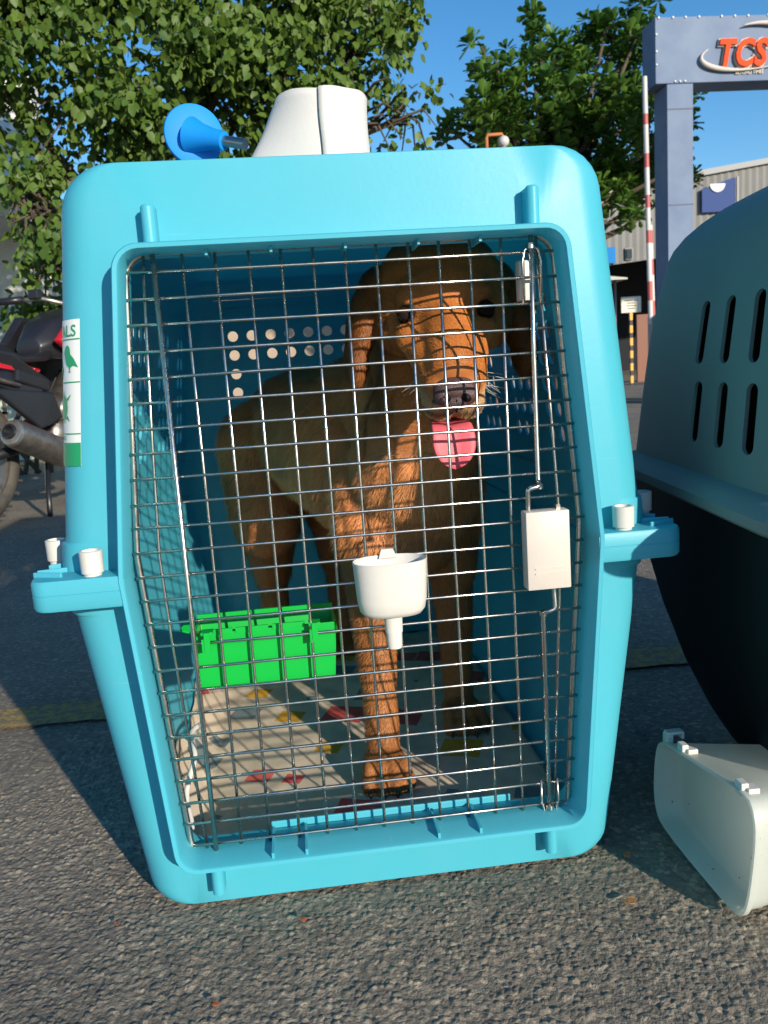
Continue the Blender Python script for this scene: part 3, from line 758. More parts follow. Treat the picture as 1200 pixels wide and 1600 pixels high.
def coat(pv):
    """fur colour by place on the body, with some light and shade painted in: pv (n,3)"""
    n = len(pv); d = pv - np.array(S0); s_ = d @ np.array(hs); f = d @ np.array(hf); u = d @ np.array(hu)
    c = np.tile(c_torso_fill, (n, 1))
    head = np.clip((pv[:, 2] - .46) / .06, 0, 1) * np.clip((.33 - pv[:, 1]) / .05, 0, 1)
    c = c * (1 - head[:, None]) + c_face * head[:, None]
    muz = np.clip((f - (HL - .07)) / .05, 0, 1) * np.clip((-.012 - u) / .012, 0, 1)
    c = c * (1 - muz[:, None]) + c_light * muz[:, None]
    th_ = (np.clip((pv[:, 1] - .62) / .05, 0, 1) * np.clip((.44 - pv[:, 2]) / .06, 0, 1))[:, None]; c = c * (1 - th_) + np.array((.34, .125, .038)) * th_  # thighs painted darker to imitate weaker sun on them
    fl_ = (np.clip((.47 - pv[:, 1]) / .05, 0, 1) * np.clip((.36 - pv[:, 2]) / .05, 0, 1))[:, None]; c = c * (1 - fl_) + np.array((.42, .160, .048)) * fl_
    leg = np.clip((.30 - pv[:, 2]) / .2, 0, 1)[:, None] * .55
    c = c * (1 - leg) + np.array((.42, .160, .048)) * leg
    chest = (np.exp(-((pv[:, 0] - .08) / .07) ** 2 - ((pv[:, 2] - .40) / .07) ** 2) * np.clip((.40 - pv[:, 1]) / .05, 0, 1))[:, None] * .35
    c = c * (1 - chest) + c_light * chest
    er = head * np.clip((np.abs(s_) - .060) / .02, 0, 1); top_ = head * np.clip((pv[:, 2] - .665) / .02, 0, 1); er = np.maximum(er * .75, top_ * .6)[:, None]  # ears and top of the head: shade painted into the coat
    c = c * (1 - er) + np.array((.20, .070, .022)) * er
    for e in EY:
        dd = np.linalg.norm(pv - np.array(e), axis=1); k = np.clip((.0122 - dd) / .003, 0, 1)[:, None]; c = c * (1 - k) + c_dark * k
    lip = np.exp(-((u + .036) / .004) ** 2) * np.clip((f - .09) / .02, 0, 1); c = c * (1 - .8 * lip[:, None]) + c_dark * .8 * lip[:, None]
    return c
bv = np.zeros(len(bme.vertices) * 3, np.float32); bme.vertices.foreach_get('co', bv); bv = bv.reshape(-1, 3)
cc = coat(bv) * np.array([1 + .28 * noise.noise(Vector(q) * 22) + .18 * noise.noise(Vector(q) * 60) for q in bv])[:, None] * (.9 + .2 * rng.random((len(bv), 1)))
ca = bme.color_attributes.new('coat', 'FLOAT_COLOR', 'POINT'); ca.data.foreach_set('color', np.concatenate([cc * .8, np.ones((len(bv), 1))], 1).astype(np.float32).ravel())
# fur: short tapered strands combed along the body
bme.calc_loop_triangles(); nt_ = len(bme.loop_triangles); tv = np.zeros(nt_ * 3, np.int32); bme.loop_triangles.foreach_get('vertices', tv); tv = tv.reshape(-1, 3)
A_, B_, C_ = bv[tv[:, 0]], bv[tv[:, 1]], bv[tv[:, 2]]
cr_ = np.cross(B_ - A_, C_ - A_); ar = np.linalg.norm(cr_, axis=1) / 2; nn = cr_ / (2 * ar[:, None] + 1e-12)
cen = (A_ + B_ + C_) / 3
front = np.where((cen[:, 1] < .30) & (cen[:, 2] > .44), 4.5, 1.0) * np.where((cen[:, 1] < .45), 1.5, 1)
wgt = ar * front; NS = 330000
ti = rng.choice(nt_, NS, p=wgt / wgt.sum()); r1 = np.sqrt(rng.random(NS)); r2 = rng.random(NS)
pos = A_[ti] * (1 - r1)[:, None] + B_[ti] * (r1 * (1 - r2))[:, None] + C_[ti] * (r1 * r2)[:, None]; nrm = nn[ti]
d = pos - np.array(S0); ff = d @ np.array(hf); uu = d @ np.array(hu); sd = np.abs(d @ np.array(hs))
ishead = (pos[:, 1] < .31) & (pos[:, 2] > .45); snout = ishead & (ff > .055)
ear = ishead & (sd > .066)
flow = np.tile(np.array((-.30, .45, -.75)), (NS, 1)); flow[ishead] = -np.array(hf) + np.array((0, 0, -.15)); flow[ear] = (0, .1, -1)
flow[pos[:, 2] < .3] = (0, .15, -1)
flow += rng.normal(0, .30, (NS, 3))
flow -= nrm * (flow * nrm).sum(1)[:, None]; flow /= np.linalg.norm(flow, axis=1)[:, None] + 1e-9
Ln = np.where(snout, .0050, np.where(ishead, .013, .026)); Ln = np.where(ear, .011, Ln)
chest = (pos[:, 1] < .42) & (pos[:, 2] < .50) & (pos[:, 2] > .30); Ln = np.where(chest & ~ishead, .030, Ln)
backleg = (pos[:, 2] < .32) & (nrm[:, 1] > .3); Ln = np.where((pos[:, 2] < .32) & ~backleg, .010, Ln); Ln = np.where(backleg, .022, Ln); Ln = np.where(pos[:, 2] < .12, .008, Ln); Ln = np.where(pos[:, 2] < .06, .0045, Ln)
nose_zone = (ff > HL - .012) & (uu > -.02); Ln = np.where(nose_zone, .0, Ln)
for e in EY: Ln = np.where(np.linalg.norm(pos - np.array(e), axis=1) < .0150, 0, Ln)
ok = Ln > 0; pos, nrm, flow, Ln, snout = pos[ok], nrm[ok], flow[ok], Ln[ok] * (.65 + .6 * rng.random(ok.sum())), snout[ok]; NS = len(pos)
clump = np.array([0.]); lift = np.where(snout, .24, .42)[:, None]
side = np.cross(nrm, flow); side /= np.linalg.norm(side, axis=1)[:, None] + 1e-9
wd = np.where(snout, .00028, np.where(Ln > .02, .00048, .00036))[:, None]
q0 = pos - nrm * .001; q1 = pos + (flow + nrm * lift) * (Ln * .5)[:, None]; q2 = pos + (flow * .95 + nrm * lift * .55) * Ln[:, None] + np.array((0, 0, -1)) * (Ln * .12)[:, None]
VV = np.stack([q0 - side * wd, q0 + side * wd, q1 + side * wd * .8, q1 - side * wd * .8, q2], 1).reshape(-1, 3)
bi = np.arange(NS)[:, None] * 5
FF = np.concatenate([bi + np.array([0, 1, 2]), bi + np.array([0, 2, 3]), bi + np.array([3, 2, 4])], 0)
fme = npmesh('fur', VV, FF, 3)
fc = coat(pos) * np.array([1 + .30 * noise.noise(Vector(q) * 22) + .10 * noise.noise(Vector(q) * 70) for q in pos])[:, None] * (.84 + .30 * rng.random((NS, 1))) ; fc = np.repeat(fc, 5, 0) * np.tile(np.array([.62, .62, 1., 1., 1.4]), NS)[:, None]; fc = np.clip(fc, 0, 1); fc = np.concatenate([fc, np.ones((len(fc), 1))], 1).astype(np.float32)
ca = fme.color_attributes.new('coat', 'FLOAT_COLOR', 'POINT'); ca.data.foreach_set('color', fc.ravel())
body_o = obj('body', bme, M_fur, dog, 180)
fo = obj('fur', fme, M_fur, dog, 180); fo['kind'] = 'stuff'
M_claw = mat('dark_claw', (.05, .035, .03), rough=.4)
for pw in (pawL, pawR):
    for k in (-1.5, -.5, .5, 1.5):
        c = pw + Vector((k * .0172, -.052 - (.008 if abs(k) < 1 else 0), -.004)); MB().tube([c + Vector((0, .006, .004)), c, c + Vector((0, -.006, -.007))], [.0030, .0026, .0008], 7).build('claw', M_claw, dog, 180)
M_eye = mat('dark_eye', (.012, .007, .004), rough=.08, spec=.5); M_nose = mat('dog_nose', (.11, .055, .052), rough=.42, bump=.6, bump_scale=700, noise_scale=60, col2=(.05, .028, .028))
M_tongue = mat('tongue', (.66, .115, .14), rough=.45, spec=.3, sss=.25, bump=.12, bump_scale=900, noise_scale=14, col2=(.60, .095, .12))
M_lid = mat('dark_eyelid', (.020, .011, .009), rough=.8, spec=.1)
for i, sg in enumerate((-1, 1)):
    e = EY[i]; MB().ell(e, .0102, None, 20, 14).build('eye', M_eye, dog, 180)
    # eyelids: an upper and a lower shell, half closed
    for (a0, a1) in ((-1.2, .30), (2.5, 3.5)):
        mb = MB(); n_, m_ = 16, 6; rr0 = .0114
        for j in range(m_ + 1):
            for k in range(n_ + 1):
                az = -1.45 + 2.9 * k / n_; lim = a1 * math.cos(az) ** .5 if a0 < 0 else None
                th = (a0 + ((a1 * math.cos(az * .9) + .0) - a0) * j / m_) if a0 < 0 else (2.6 - (2.6 - (1.15 + .35 * (1 - math.cos(az)))) * j / m_)
                u_ = math.cos(th) if True else 0
                v = hs * math.sin(az) * math.cos(0) + 0 * hu
                # direction: rotate forward vector by az sideways and th up/down
                if a0 < 0: el = 1.35 - (1.35 - (.12 + .1 * abs(az))) * j / m_
                else: el = -1.35 + (1.35 - (.42 - .22 * abs(az) / 1.4)) * j / m_
                dv = (hf * math.cos(az) + hs * math.sin(az)) * math.cos(el) + hu * math.sin(el)
                mb.v.append(tuple(e + dv * rr0))
        for j in range(m_):
            for k in range(n_): mb.f.append((j * (n_ + 1) + k, j * (n_ + 1) + k + 1, (j + 1) * (n_ + 1) + k + 1, (j + 1) * (n_ + 1) + k))
        mb.build('eyelid', M_lid, dog, 180)
# nose leather with two nostrils
nf, ns_, nu_ = frame((-.10, -.95, -.16)); HR_keep, H_keep = HR, H
HR = Matrix((ns_, nf, nu_)).transposed(); NB = N0 + Vector((0, -.001, -.004))
def H(s_, f, u): return NB + ns_ * s_ + nf * (f - HL) + nu_ * u
b = MB(); b.ell(H(0, HL - .004, .001), (.0235, .0130, .0135), HR); b.ell(H(0, HL - .002, -.011), (.0165, .0105, .010), HR)
for sg in (-1, 1): b.ell(H(sg * .0125, HL - .002, -.005), (.0115, .0105, .0105), HR)
me = b.mesh('nose'); tmp = bpy.data.objects.new('tmp', me); COL.objects.link(tmp)
rm = tmp.modifiers.new('r', 'REMESH'); rm.mode = 'VOXEL'; rm.voxel_size = .0012
for sg in (-1, 1):
    cb = MB(); cb.ell(H(sg * .0095, HL + .008, -.0065), (.0068, .010, .0052), HR @ Matrix.Rotation(sg * .5, 3, 'Y')); cb.cap(H(sg * .0125, HL + .0075, -.0075), H(sg * .0225, HL - .003, -.0105), .0040, .0028)
    co = bpy.data.objects.new('cut', cb.mesh('cut')); COL.objects.link(co)
    bo = tmp.modifiers.new('b', 'BOOLEAN'); bo.operation = 'DIFFERENCE'; bo.object = co; bo.solver = 'FAST'
cb = MB(); cb.box(H(0, HL + .011, -.014), (.0012, .006, .016), HR); co = bpy.data.objects.new('cut', cb.mesh('cut')); COL.objects.link(co)
bo = tmp.modifiers.new('b', 'BOOLEAN'); bo.operation = 'DIFFERENCE'; bo.object = co; bo.solver = 'FAST'
smm = tmp.modifiers.new('s', 'SMOOTH'); smm.factor = .4; smm.iterations = 2
dg = bpy.context.evaluated_depsgraph_get(); nme = bpy.data.meshes.new_from_object(tmp.evaluated_get(dg)); bpy.data.objects.remove(tmp)
for o in [o for o in bpy.data.objects if o.name.startswith('cut')]: bpy.data.objects.remove(o)
no_ = obj('nose', nme, M_nose, dog, 180); M_hole = mat('nostril_black', (.006, .003, .003), rough=.6, spec=.2)
for sg in (-1, 1):
    mb = MB(); mb.ell(H(sg * .0105, HL + .0062, -.0062), (.0058, .0042, .0046), HR @ Matrix.Rotation(sg * .5, 3, 'Y')); mb.cap(H(sg * .0130, HL + .0060, -.0070), H(sg * .0205, HL - .0005, -.0092), .0032, .0020, 10)
    mb.build('nostril', M_hole, no_, 180)
MB().cap(H(0, HL + .0078, -.008), H(0, HL + .0045, -.021), .0009, .0011, 8).build('philtrum', M_hole, no_, 180)
HR, H = HR_keep, H_keep
# tongue
loops_t = []
for i in range(15):
    t = i / 14; base = Vector((.1045, .080, .489)); c = (base + Vector((.004, .05, .006))).lerp(base, min(1, t / .3)) if t < .3 else None
    if c is None:
        k = (t - .3) / .7; c = base + Vector((.001, -.006 * math.sin(k * 1.5), -.043 * k))
    wdt = (.019 + .006 * math.sin(min(1, t * 1.1) * math.pi * .55)) * (math.sqrt(max(0, 1 - ((t - .45) / .555) ** 2)) if t > .45 else 1)
    th = .0035; lp = []
    dirn = Vector((0, -.25, -1)).normalized() if t >= .3 else hf
    nv_ = dirn.cross(Vector((1, 0, 0))).normalized()
    for q in range(16):
        a = 2 * math.pi * q / 16; groove = -.0022 * math.exp(-(math.cos(a) / .25) ** 2) * (1 if math.sin(a) * nv_.y < 0 else 0)
        lp.append(c + Vector((1, .05, 0)) * (wdt * math.cos(a)) + nv_ * ((th + groove) * math.sin(a) + .005 * math.cos(a) ** 2 * (-1 if nv_.y > 0 else 1)))
    loops_t.append(lp)
MB().loft(loops_t).build('tongue', M_tongue, dog, 180)
# whiskers
M_whisk = mat('pale_whisker', (.8, .72, .6), rough=.4)
for sg in (-1, 1):
    for k in range(9):
        p0 = H(sg * (.020 + .004 * random.random()), HL - .03 - .02 * random.random(), -.016 - .016 * random.random())
        dv = (hs * sg + hf * random.uniform(-.1, .4) + Vector((0, 0, random.uniform(-.5, .1)))).normalized()
        L_ = random.uniform(.025, .05)
        MB().tube([p0, p0 + dv * L_ * .5, p0 + dv * L_ + Vector((0, 0, -.006))], [.0003, .00024, .0001], 4).build('whisker', M_whisk, dog, 180)

# ------------------------------------------------------------------ green feeder hung inside the door
fd = thing('green_feeder', 'green plastic feeding box hooked on the inside of the crate door, low on the left', 'feeder', (-.11, .06, .24))
x0, x1, y0, y1, z0, z1 = -.187, -.034, .046, .105, .238, .298
mb = MB()
def rect(x0, x1, y0, y1, z): return [Vector((x0, y0, z)), Vector((x1, y0, z)), Vector((x1, y1, z)), Vector((x0, y1, z))]
mb.loft([rect(x0 + .006, x1 - .006, y0 + .002, y1 - .012, z0), rect(x0 + .002, x1 - .002, y0 + .001, y1, z1 - .012), rect(x0, x1, y0, y1, z1 - .012), rect(x0, x1, y0, y1, z1 - .009),
         rect(x0 + .002, x1 - .002, y0 + .002, y1 - .002, z1 - .009), rect(x0 + .002, x1 - .002, y0 + .002, y1 - .002, z1), rect(x0 + .005, x1 - .005, y0 + .005, y1 - .005, z1), rect(x0 + .009, x1 - .009, y0 + .006, y1 - .016, z0 + .004)])
mb.build('tub', M_green, fd, bevel=.0008)
mb = MB(); mb.box((-.1105, .1035, z1 - .001), (.148, .0025, .014)); mb.build('back_lip', M_green, fd)
for (xc, wx) in ((-.160, .034), (-.123, .034), (-.085, .034)): MB().box((xc, y0 + .002, z1 + .001), (wx, .002, .006)).build('front_tab', M_green, fd)
for x in (-.168, -.058):
    mb = MB(); mb.box((x, .040, .302), (.012, .013, .003)); mb.box((x, .0325, .2935), (.006, .0022, .020)); mb.box((x - .0045, .0325, .290), (.0022, .0022, .014))
    mb.build('hook', M_green, fd)
MB().prism([Vector((x0, .07, z1 - .006)), Vector((x0 - .013, .072, z1 - .002)), Vector((x0 - .013, .080, z1 - .002)), Vector((x0, .10, z1 + .008))], (0, 0, .0022)).build('corner_tab', M_green, fd)

# ------------------------------------------------------------------ white water cup on the door
cup = thing('water_cup', 'white oval plastic water cup with a spout, fixed outside the middle of the wire door', 'cup', (.02, .01, .31))
def oval(cx, cy, z, rx, ry, n=32, e=2.3):
    out = []
    for k in range(n):
        a = 2 * math.pi * k / n; c, s_ = math.cos(a), math.sin(a)
        out.append(Vector((cx + rx * math.copysign(abs(c) ** (2 / e), c), cy + ry * math.copysign(abs(s_) ** (2 / e), s_), z)))
    return out
cx, cy = .0215, .008
ls = [oval(cx, cy, .3125, .024, .014), oval(cx, cy, .3135, .029, .0185), oval(cx, cy, .3185, .033, .0215), oval(cx, cy, .329, .0350, .0232), oval(cx, cy, .3655, .0372, .0245), oval(cx, cy, .3685, .0376, .0248),
      oval(cx, cy, .3690, .0368, .0240), oval(cx, cy, .3680, .0357, .0229), oval(cx, cy, .334, .0335, .0212), oval(cx, cy, .322, .028, .0165)]
MB().loft(ls).build('bowl', M_white, cup, 50)
MB().prism([Vector((cx - .009, .027, .366)), Vector((cx + .010, .027, .366)), Vector((cx + .006, .027, .3755)), Vector((cx - .006, .027, .3755))], (0, .005, 0)).build('mount_tab', M_white, cup)
ls = [oval(.0215, .010, .314, .0095, .0088, 20), oval(.0215, .010, .2935, .0090, .0082, 20), oval(.0215, .010, .2933, .0082, .0075, 20), oval(.0215, .010, .283, .0078, .007, 20), oval(.0215, .010, .2765, .0070, .0062, 20), oval(.0215, .010, .2755, .0055, .0048, 20)]
MB().loft(ls).build('spout', M_white, cup, 40)

# ------------------------------------------------------------------ things on the crate roof
rl = thing('tissue_roll', 'roll of white paper tissue standing on the crate roof, its loose end slanting down', 'tissue roll', (.02, .16, .763))
def roll_loop(z, x0, x1, ry, cy=.165, n=40):
    cxx = (x0 + x1) / 2; return [Vector((cxx + (x1 - x0) / 2 * math.cos(2 * math.pi * k / n), cy + ry * math.sin(2 * math.pi * k / n), z)) for k in range(n)]
zt = .846
ls = []
for i in range(9):
    t = i / 8; z = .764 + (zt - .764) * t
    ls.append(roll_loop(z, -.050, .0410 - .001 * t, .044))
ls += [roll_loop(zt + .002, -.046, .037, .041), roll_loop(zt + .001, -.016, .008, .015), roll_loop(.80, -.016, .008, .014)]
MB().loft(ls).build('roll', M_paper, rl, 60)
mb = MB(); nU, nV = 26, 12
for i in range(nV + 1):
    t = i / nV; z = (.764 + .0815 * t) + 0
    for k in range(nU + 1):
        u = k / nU                                    # 0 at the seam, 1 at the far hidden end
        a = -math.pi / 2 - .10 - u * (math.pi * .80)
        flare = 1.0 + (1.0 * (1 - t) ** 1.0 + .03) * max(0, min(1, u / .45)) ** 1.2
        cxx = -.0045
        x = cxx + .0470 * math.cos(a) * flare + .0008 * math.sin(9 * t + 5 * u); y = .165 + .0475 * math.sin(a) * (1 + .15 * (flare - 1))
        mb.v.append((x, y, z + .006 * math.sin(u * 2.6) * (t ** 3) - .012 * (t ** 3) * max(0, u - .25)))
for i in range(nV):
    for k in range(nU): mb.f.append((i * (nU + 1) + k, i * (nU + 1) + k + 1, (i + 1) * (nU + 1) + k + 1, (i + 1) * (nU + 1) + k))
o = mb.build('loose_sheet', M_paper, rl, 180); sm = o.modifiers.new('t', 'SOLIDIFY'); sm.thickness = .0012
mb = MB()
for i in range(13):
    t = i / 12
    for k in range(25):
        a = -math.pi / 2 - .10 + .0 * t + (math.pi * .9) * k / 24; q = 1 - .55 * min(1, k / 24)
        mb.v.append((-.0045 + (.0470 + .0034 * q) * math.cos(a) + .0006 * math.sin(7 * t), .165 + (.0475 + .0034 * q) * math.sin(a), (.764 + .0825 * t) + .0006 * math.sin(k * .9)))
for i in range(12):
    for k in range(24): mb.f.append((i * 25 + k, i * 25 + k + 1, (i + 1) * 25 + k + 1, (i + 1) * 25 + k))
o = mb.build('outer_layer', M_paper, rl, 180); sm = o.modifiers.new('t', 'SOLIDIFY'); sm.thickness = .0010
pl = thing('blue_plunger', 'round bright blue plastic disc with funnel hub and steel rod on the crate roof', 'scoop', (-.15, .2, .763))  # plunger-like disc on a rod
dc = P(303, 211, .20); ax = Vector((.82, -.50, -.28)).normalized(); fa = Vector((.28, -.93, .02)).normalized()
MB().lathe(dc, fa, [(-.006, .018), (-.005, .032), (0, .0335), (.0025, .0325), (.0035, .029), (.006, .012)], 40).build('disc', M_blue, pl, 40)
hb = dc + Vector((-.002, -.004, -.002))
MB().lathe(hb, ax, [(0, .020), (.012, .0150), (.030, .0110), (.044, .0100), (.0445, .0075)], 28).build('hub', M_blue, pl, 60)
MB().tube([hb + ax * .040, hb + ax * .072], .0058, 14).build('rod', M_steel, pl, 40)

# ------------------------------------------------------------------ the grey-teal crate on the right
tc_ = thing('pet_carrier', 'large pet carrier with grey-teal slotted top and black base, right of the blue crate', 'pet carrier', (.8, .12, 0))
ya, yb2 = -.155, .41
def rrect(x0, x1, y0, y1, z, r, n=7):
    out = []
    for (cx_, cy_, a0) in ((x1 - r, y1 - r, 0), (x0 + r, y1 - r, 90), (x0 + r, y0 + r, 180), (x1 - r, y0 + r, 270)):
        for k in range(n): a = R(a0 + 90 * k / (n - 1)); out.append(Vector((cx_ + r * math.cos(a), cy_ + r * math.sin(a), z)))
    return out
ROT = Matrix.Translation((.39, .12, 0)) @ Matrix.Rotation(-.128, 4, 'Z') @ Matrix.Translation((-.39, -.12, 0))
def TX(l): return [ROT @ p for p in l]
# silhouette of the upper half: inset d at height z
prof = [(.415, .010), (.50, .019), (.56, .026), (.60, .032), (.635, .039), (.655, .044)] + [(.655 + .107 * math.sin(R(90 * k / 10)), .044 + .20 * (1 - math.cos(R(90 * k / 10)))) for k in range(1, 11)]
x0_, x1_ = .388, 1.25
mb = MB(); ls = [TX(rrect(x0_ + dd - .004, x1_ - dd, ya + dd * .9, yb2 - dd * .9, z, .05)) for z, dd in prof]
UP = MB(); n_ = len(ls[0])
# left wall is replaced by a slotted panel: the quads between the two left arcs
iL0, iL1 = 13, 14            # last of the far-left arc, first of the near-left arc
def slot_panel(loopsA, slots):
    pass
UP.loft(ls, caps=(False, True))
slotrows = 4
keep = []
for f in UP.f:
    ks = sorted(set(i % n_ for i in f)); rows = sorted(set(i // n_ for i in f))
    if len(f) == 4 and ks == [iL0, iL1] and rows[0] < 5: continue
    keep.append(f)
UP.f = keep
# build slotted wall over rows 0..5 as a fine grid with stadium-shaped openings
prof5 = prof[:6]
def wall_at(t, z):  # t: 0 far .. 1 near
    z = min(max(z, prof5[0][0]), prof5[-1][0])
    for a_, b_ in zip(prof5[:-1], prof5[1:]):
        if a_[0] <= z <= b_[0] + 1e-9:
            k = (z - a_[0]) / (b_[0] - a_[0]); break
    i = prof5.index(a_); A = ls[i][iL0].lerp(ls[i + 1][iL0], k); B = ls[i][iL1].lerp(ls[i + 1][iL1], k)
    return A.lerp(B, t)
SL = []
Lw = (ls[0][iL0] - ls[0][iL1]).length
def find_t(px, py):
    best = None
    for t in np.linspace(-.1, 1.1, 121):
        for z in np.linspace(.42, .71, 80):
            p = wall_at(t, z); d_ = p - CAM; zz = d_.dot(cf); x = 600 + 1300 * d_.dot(cr) / zz; y = 800 - 1300 * d_.dot(cu) / zz
            e = (x - px) ** 2 + (y - py) ** 2
            if best is None or e < best[0]: best = (e, t, z)
    return best[1], best[2]
slot_px = [((1106, 466), (1098, 568)), ((1146, 460), (1137, 566)), ((1189, 452), (1179, 566)), ((1093, 596), (1087, 697)), ((1131, 596), (1126, 702)), ((1176, 596), (1168, 706))]
import itertools
for (a, b_) in slot_px:
    t1, zz1 = find_t(*a); t2, zz2 = find_t(*b_); SL.append((t1, zz1, t2, zz2))
# columns spaced as observed, repeated to the near end
rowsdef = [(SL[0], SL[1], SL[2]), (SL[3], SL[4], SL[5])]
allslots = []
for rw in rowsdef:
    dt = (rw[2][0] - rw[0][0]) / 2; ztop = sum(s[1] for s in rw) / 3; zbot = sum(s[3] for s in rw) / 3; lean = sum(s[2] - s[0] for s in rw) / 3
    t = rw[0][0]
    while t < .95: allslots.append((t, ztop, t + lean * 0, zbot)); t += dt
slot_hw = .0140
# panel made as a filled polygon with holes through bmesh triangle fill in (s,z) space
bm = bmesh.new(); zlo, zhi = prof5[0][0], prof5[-1][0]
def addloop(pts):
    vs_ = [bm.verts.new((p[0], p[1], 0)) for p in pts]; es = [bm.edges.new((vs_[i], vs_[(i + 1) % len(vs_)])) for i in range(len(vs_))]; return es
zz_ = [p[0] for p in prof5]
es = addloop([(0, z) for z in zz_] + [(Lw, z) for z in zz_[::-1]])
for (t1, za, t2, zb2) in allslots:
    s1 = t1 * Lw; s2 = t2 * Lw; pp = []
    for k in range(9): a = math.pi * k / 8; pp.append((s1 + slot_hw * math.cos(a), za - .008 + .008 * math.sin(a)))
    for k in range(9): a = math.pi + math.pi * k / 8; pp.append((s2 + slot_hw * math.cos(a), zb2 + .008 + .008 * math.sin(a)))
    es += addloop(pp)
bmesh.ops.triangle_fill(bm, edges=es, use_beauty=True, use_dissolve=False)
for v in bm.verts: v.co = wall_at(v.co.x / Lw, min(max(v.co.y, zlo), zhi))
pme = bpy.data.meshes.new('pp'); bm.to_mesh(pme); bm.free()
ume = UP.mesh('upper_shell'); bm = bmesh.new(); bm.from_mesh(ume); bm.from_mesh(pme); bmesh.ops.remove_doubles(bm, verts=bm.verts, dist=.0008)
bmesh.ops.recalc_face_normals(bm, faces=bm.faces); bm.normal_update()
sc_ = sum(1 if f.normal.dot(f.calc_center_median() - Vector((.8, .12, .4))) > 0 else -1 for f in bm.faces)
if sc_ < 0: bmesh.ops.reverse_faces(bm, faces=bm.faces)
bmesh.ops.solidify(bm, geom=bm.faces[:], thickness=.004); bm.to_mesh(ume); bm.free()
obj('upper_shell', ume, M_teal, tc_, 35)
# flange
fl = [(.386, -.002), (.388, -.012), (.392, -.016), (.402, -.016), (.410, -.008), (.4155, .004), (.4175, .012)]
MB().loft([TX(rrect(x0_ + dd - .004, x1_ - dd, ya + dd, yb2 - dd, z, .05)) for z, dd in fl], caps=(False, False)).build('flange', M_teal, tc_, 40)
bl_ = [(.008, .115), (.002, .13), (0, .15)]
lowp = [(.386, .004), (.37, .006), (.34, .010), (.28, .018), (.20, .036), (.12, .060), (.06, .085), (.025, .105), (.006, .125), (.0, .15)]
MB().loft([TX(rrect(x0_ + dd - .004, x1_ - dd, ya + dd, yb2 - dd, z, .06)) for z, dd in lowp]).build('lower_shell', M_black, tc_, 40)
for t in (.08, .42, .76):
    p = ls[0][iL0].lerp(ls[0][iL1], t) + Vector((-.010, 0, -.012))
    MB().lathe(p, (-.2, 0, 1), [(0, .0055), (.003, .0055), (.0045, .003)], 14).build('screw', M_white, tc_, 40)

# ------------------------------------------------------------------ white tray lying on the asphalt
tr = thing('white_tray', 'shallow white plastic tray with hanging hooks lying on its side in front of the carrier', 'tray', (.34, 0, 0))
# outline in the (y,z) plane, z up; the open face looks to -x
far, near = .100, -.115
def tray_loop(x, ins, dz=0.):
    cY, cZ = (far + near) / 2, .064
    base = [(far - .012, .104), (far, .088), (far + .002, .045), (far - .006, .014), (far - .03, .001), (near + .035, .001), (near + .012, .006), (near + .001, .026), (near - .004, .095), (near + .002, .122), (near + .018, .134), (.0, .1165), (.05, .110)]
    # smooth (Chaikin)
    for _ in range(2):
        nb = []
        for i in range(len(base)):
            a, b_ = base[i], base[(i + 1) % len(base)]; nb += [(a[0] * .75 + b_[0] * .25, a[1] * .75 + b_[1] * .25), (a[0] * .25 + b_[0] * .75, a[1] * .25 + b_[1] * .75)]
        base = nb
    return [Vector((x + .06 * z, cY + (y - cY) * (1 - ins), max(.0005, (cZ * (1 - dz)) + (z - cZ) * (1 - ins)))) for y, z in base]
X0 = .331
ls = [tray_loop(X0 + .150, .30), tray_loop(X0 + .140, .24), tray_loop(X0 + .02, .045), tray_loop(X0 + .006, .035), tray_loop(X0 + .005, .0), tray_loop(X0, .0), tray_loop(X0 - .001, .02), tray_loop(X0 + .002, .045), tray_loop(X0 + .022, .10), tray_loop(X0 + .028, .2)]
MB().loft(ls).build('tray_body', M_tray, tr, 50)
for (y, z, sx) in ((.083, .103, 1), (.045, .108, 0), (-.080, .126, 0)):
    x = X0 + .010
    mb = MB(); mb.box((x + .003, y, z + .004), (.008, .013, .014))
    if sx: mb.box((x + .010, y, z + .012), (.020, .011, .004)); mb.box((x + .019, y, z + .0085), (.004, .011, .009))
    else: mb.box((x + .010, y - .004, z + .004), (.012, .014, .006))
    mb.build('hook', M_white, tr, bevel=.0012)

# ------------------------------------------------------------------ bits on the asphalt
M_leafdry = mat('dry_leaf', (.42, .20, .07), rough=.8, noise_amt=.3, noise_scale=90); M_leafred = mat('orange_scrap', (.42, .12, .045), rough=.7, noise_amt=.3, noise_scale=90)
for (px, py, s_, m_, lab) in ((983, 1410, .0085, M_leafdry, 'small tan flake of dry leaf between the blue crate and the white tray'), (475, 1440, .0040, M_leafred, 'tiny orange leaf scrap on the asphalt just below the crate front'),
                        (338, 1572, .0038, M_leafred, 'tiny orange scrap on the asphalt at the bottom edge of the picture'), (183, 1447, .0035, M_leafred, 'tiny reddish scrap on the asphalt left of the crate corner'),
                        (980, 1338, .0050, M_leafred, 'small reddish scrap in the shadow beside the crate corner')):
    c = G(px, py, .002); n_ = 9; mb = MB(); a0 = random.random() * 6
    ring = []
    for k in range(n_):
        a = a0 + 2 * math.pi * k / n_; r_ = s_ * random.uniform(.55, 1.15); ring.append(c + Vector((r_ * math.cos(a), r_ * math.sin(a) * .8, .0012 + random.uniform(0, .0022))))
    mb.prism(ring, (0, 0, .0006)); tag(mb.build('leaf_scrap', m_, None), lab, 'leaf scrap', 'scraps of dry leaf on the asphalt')

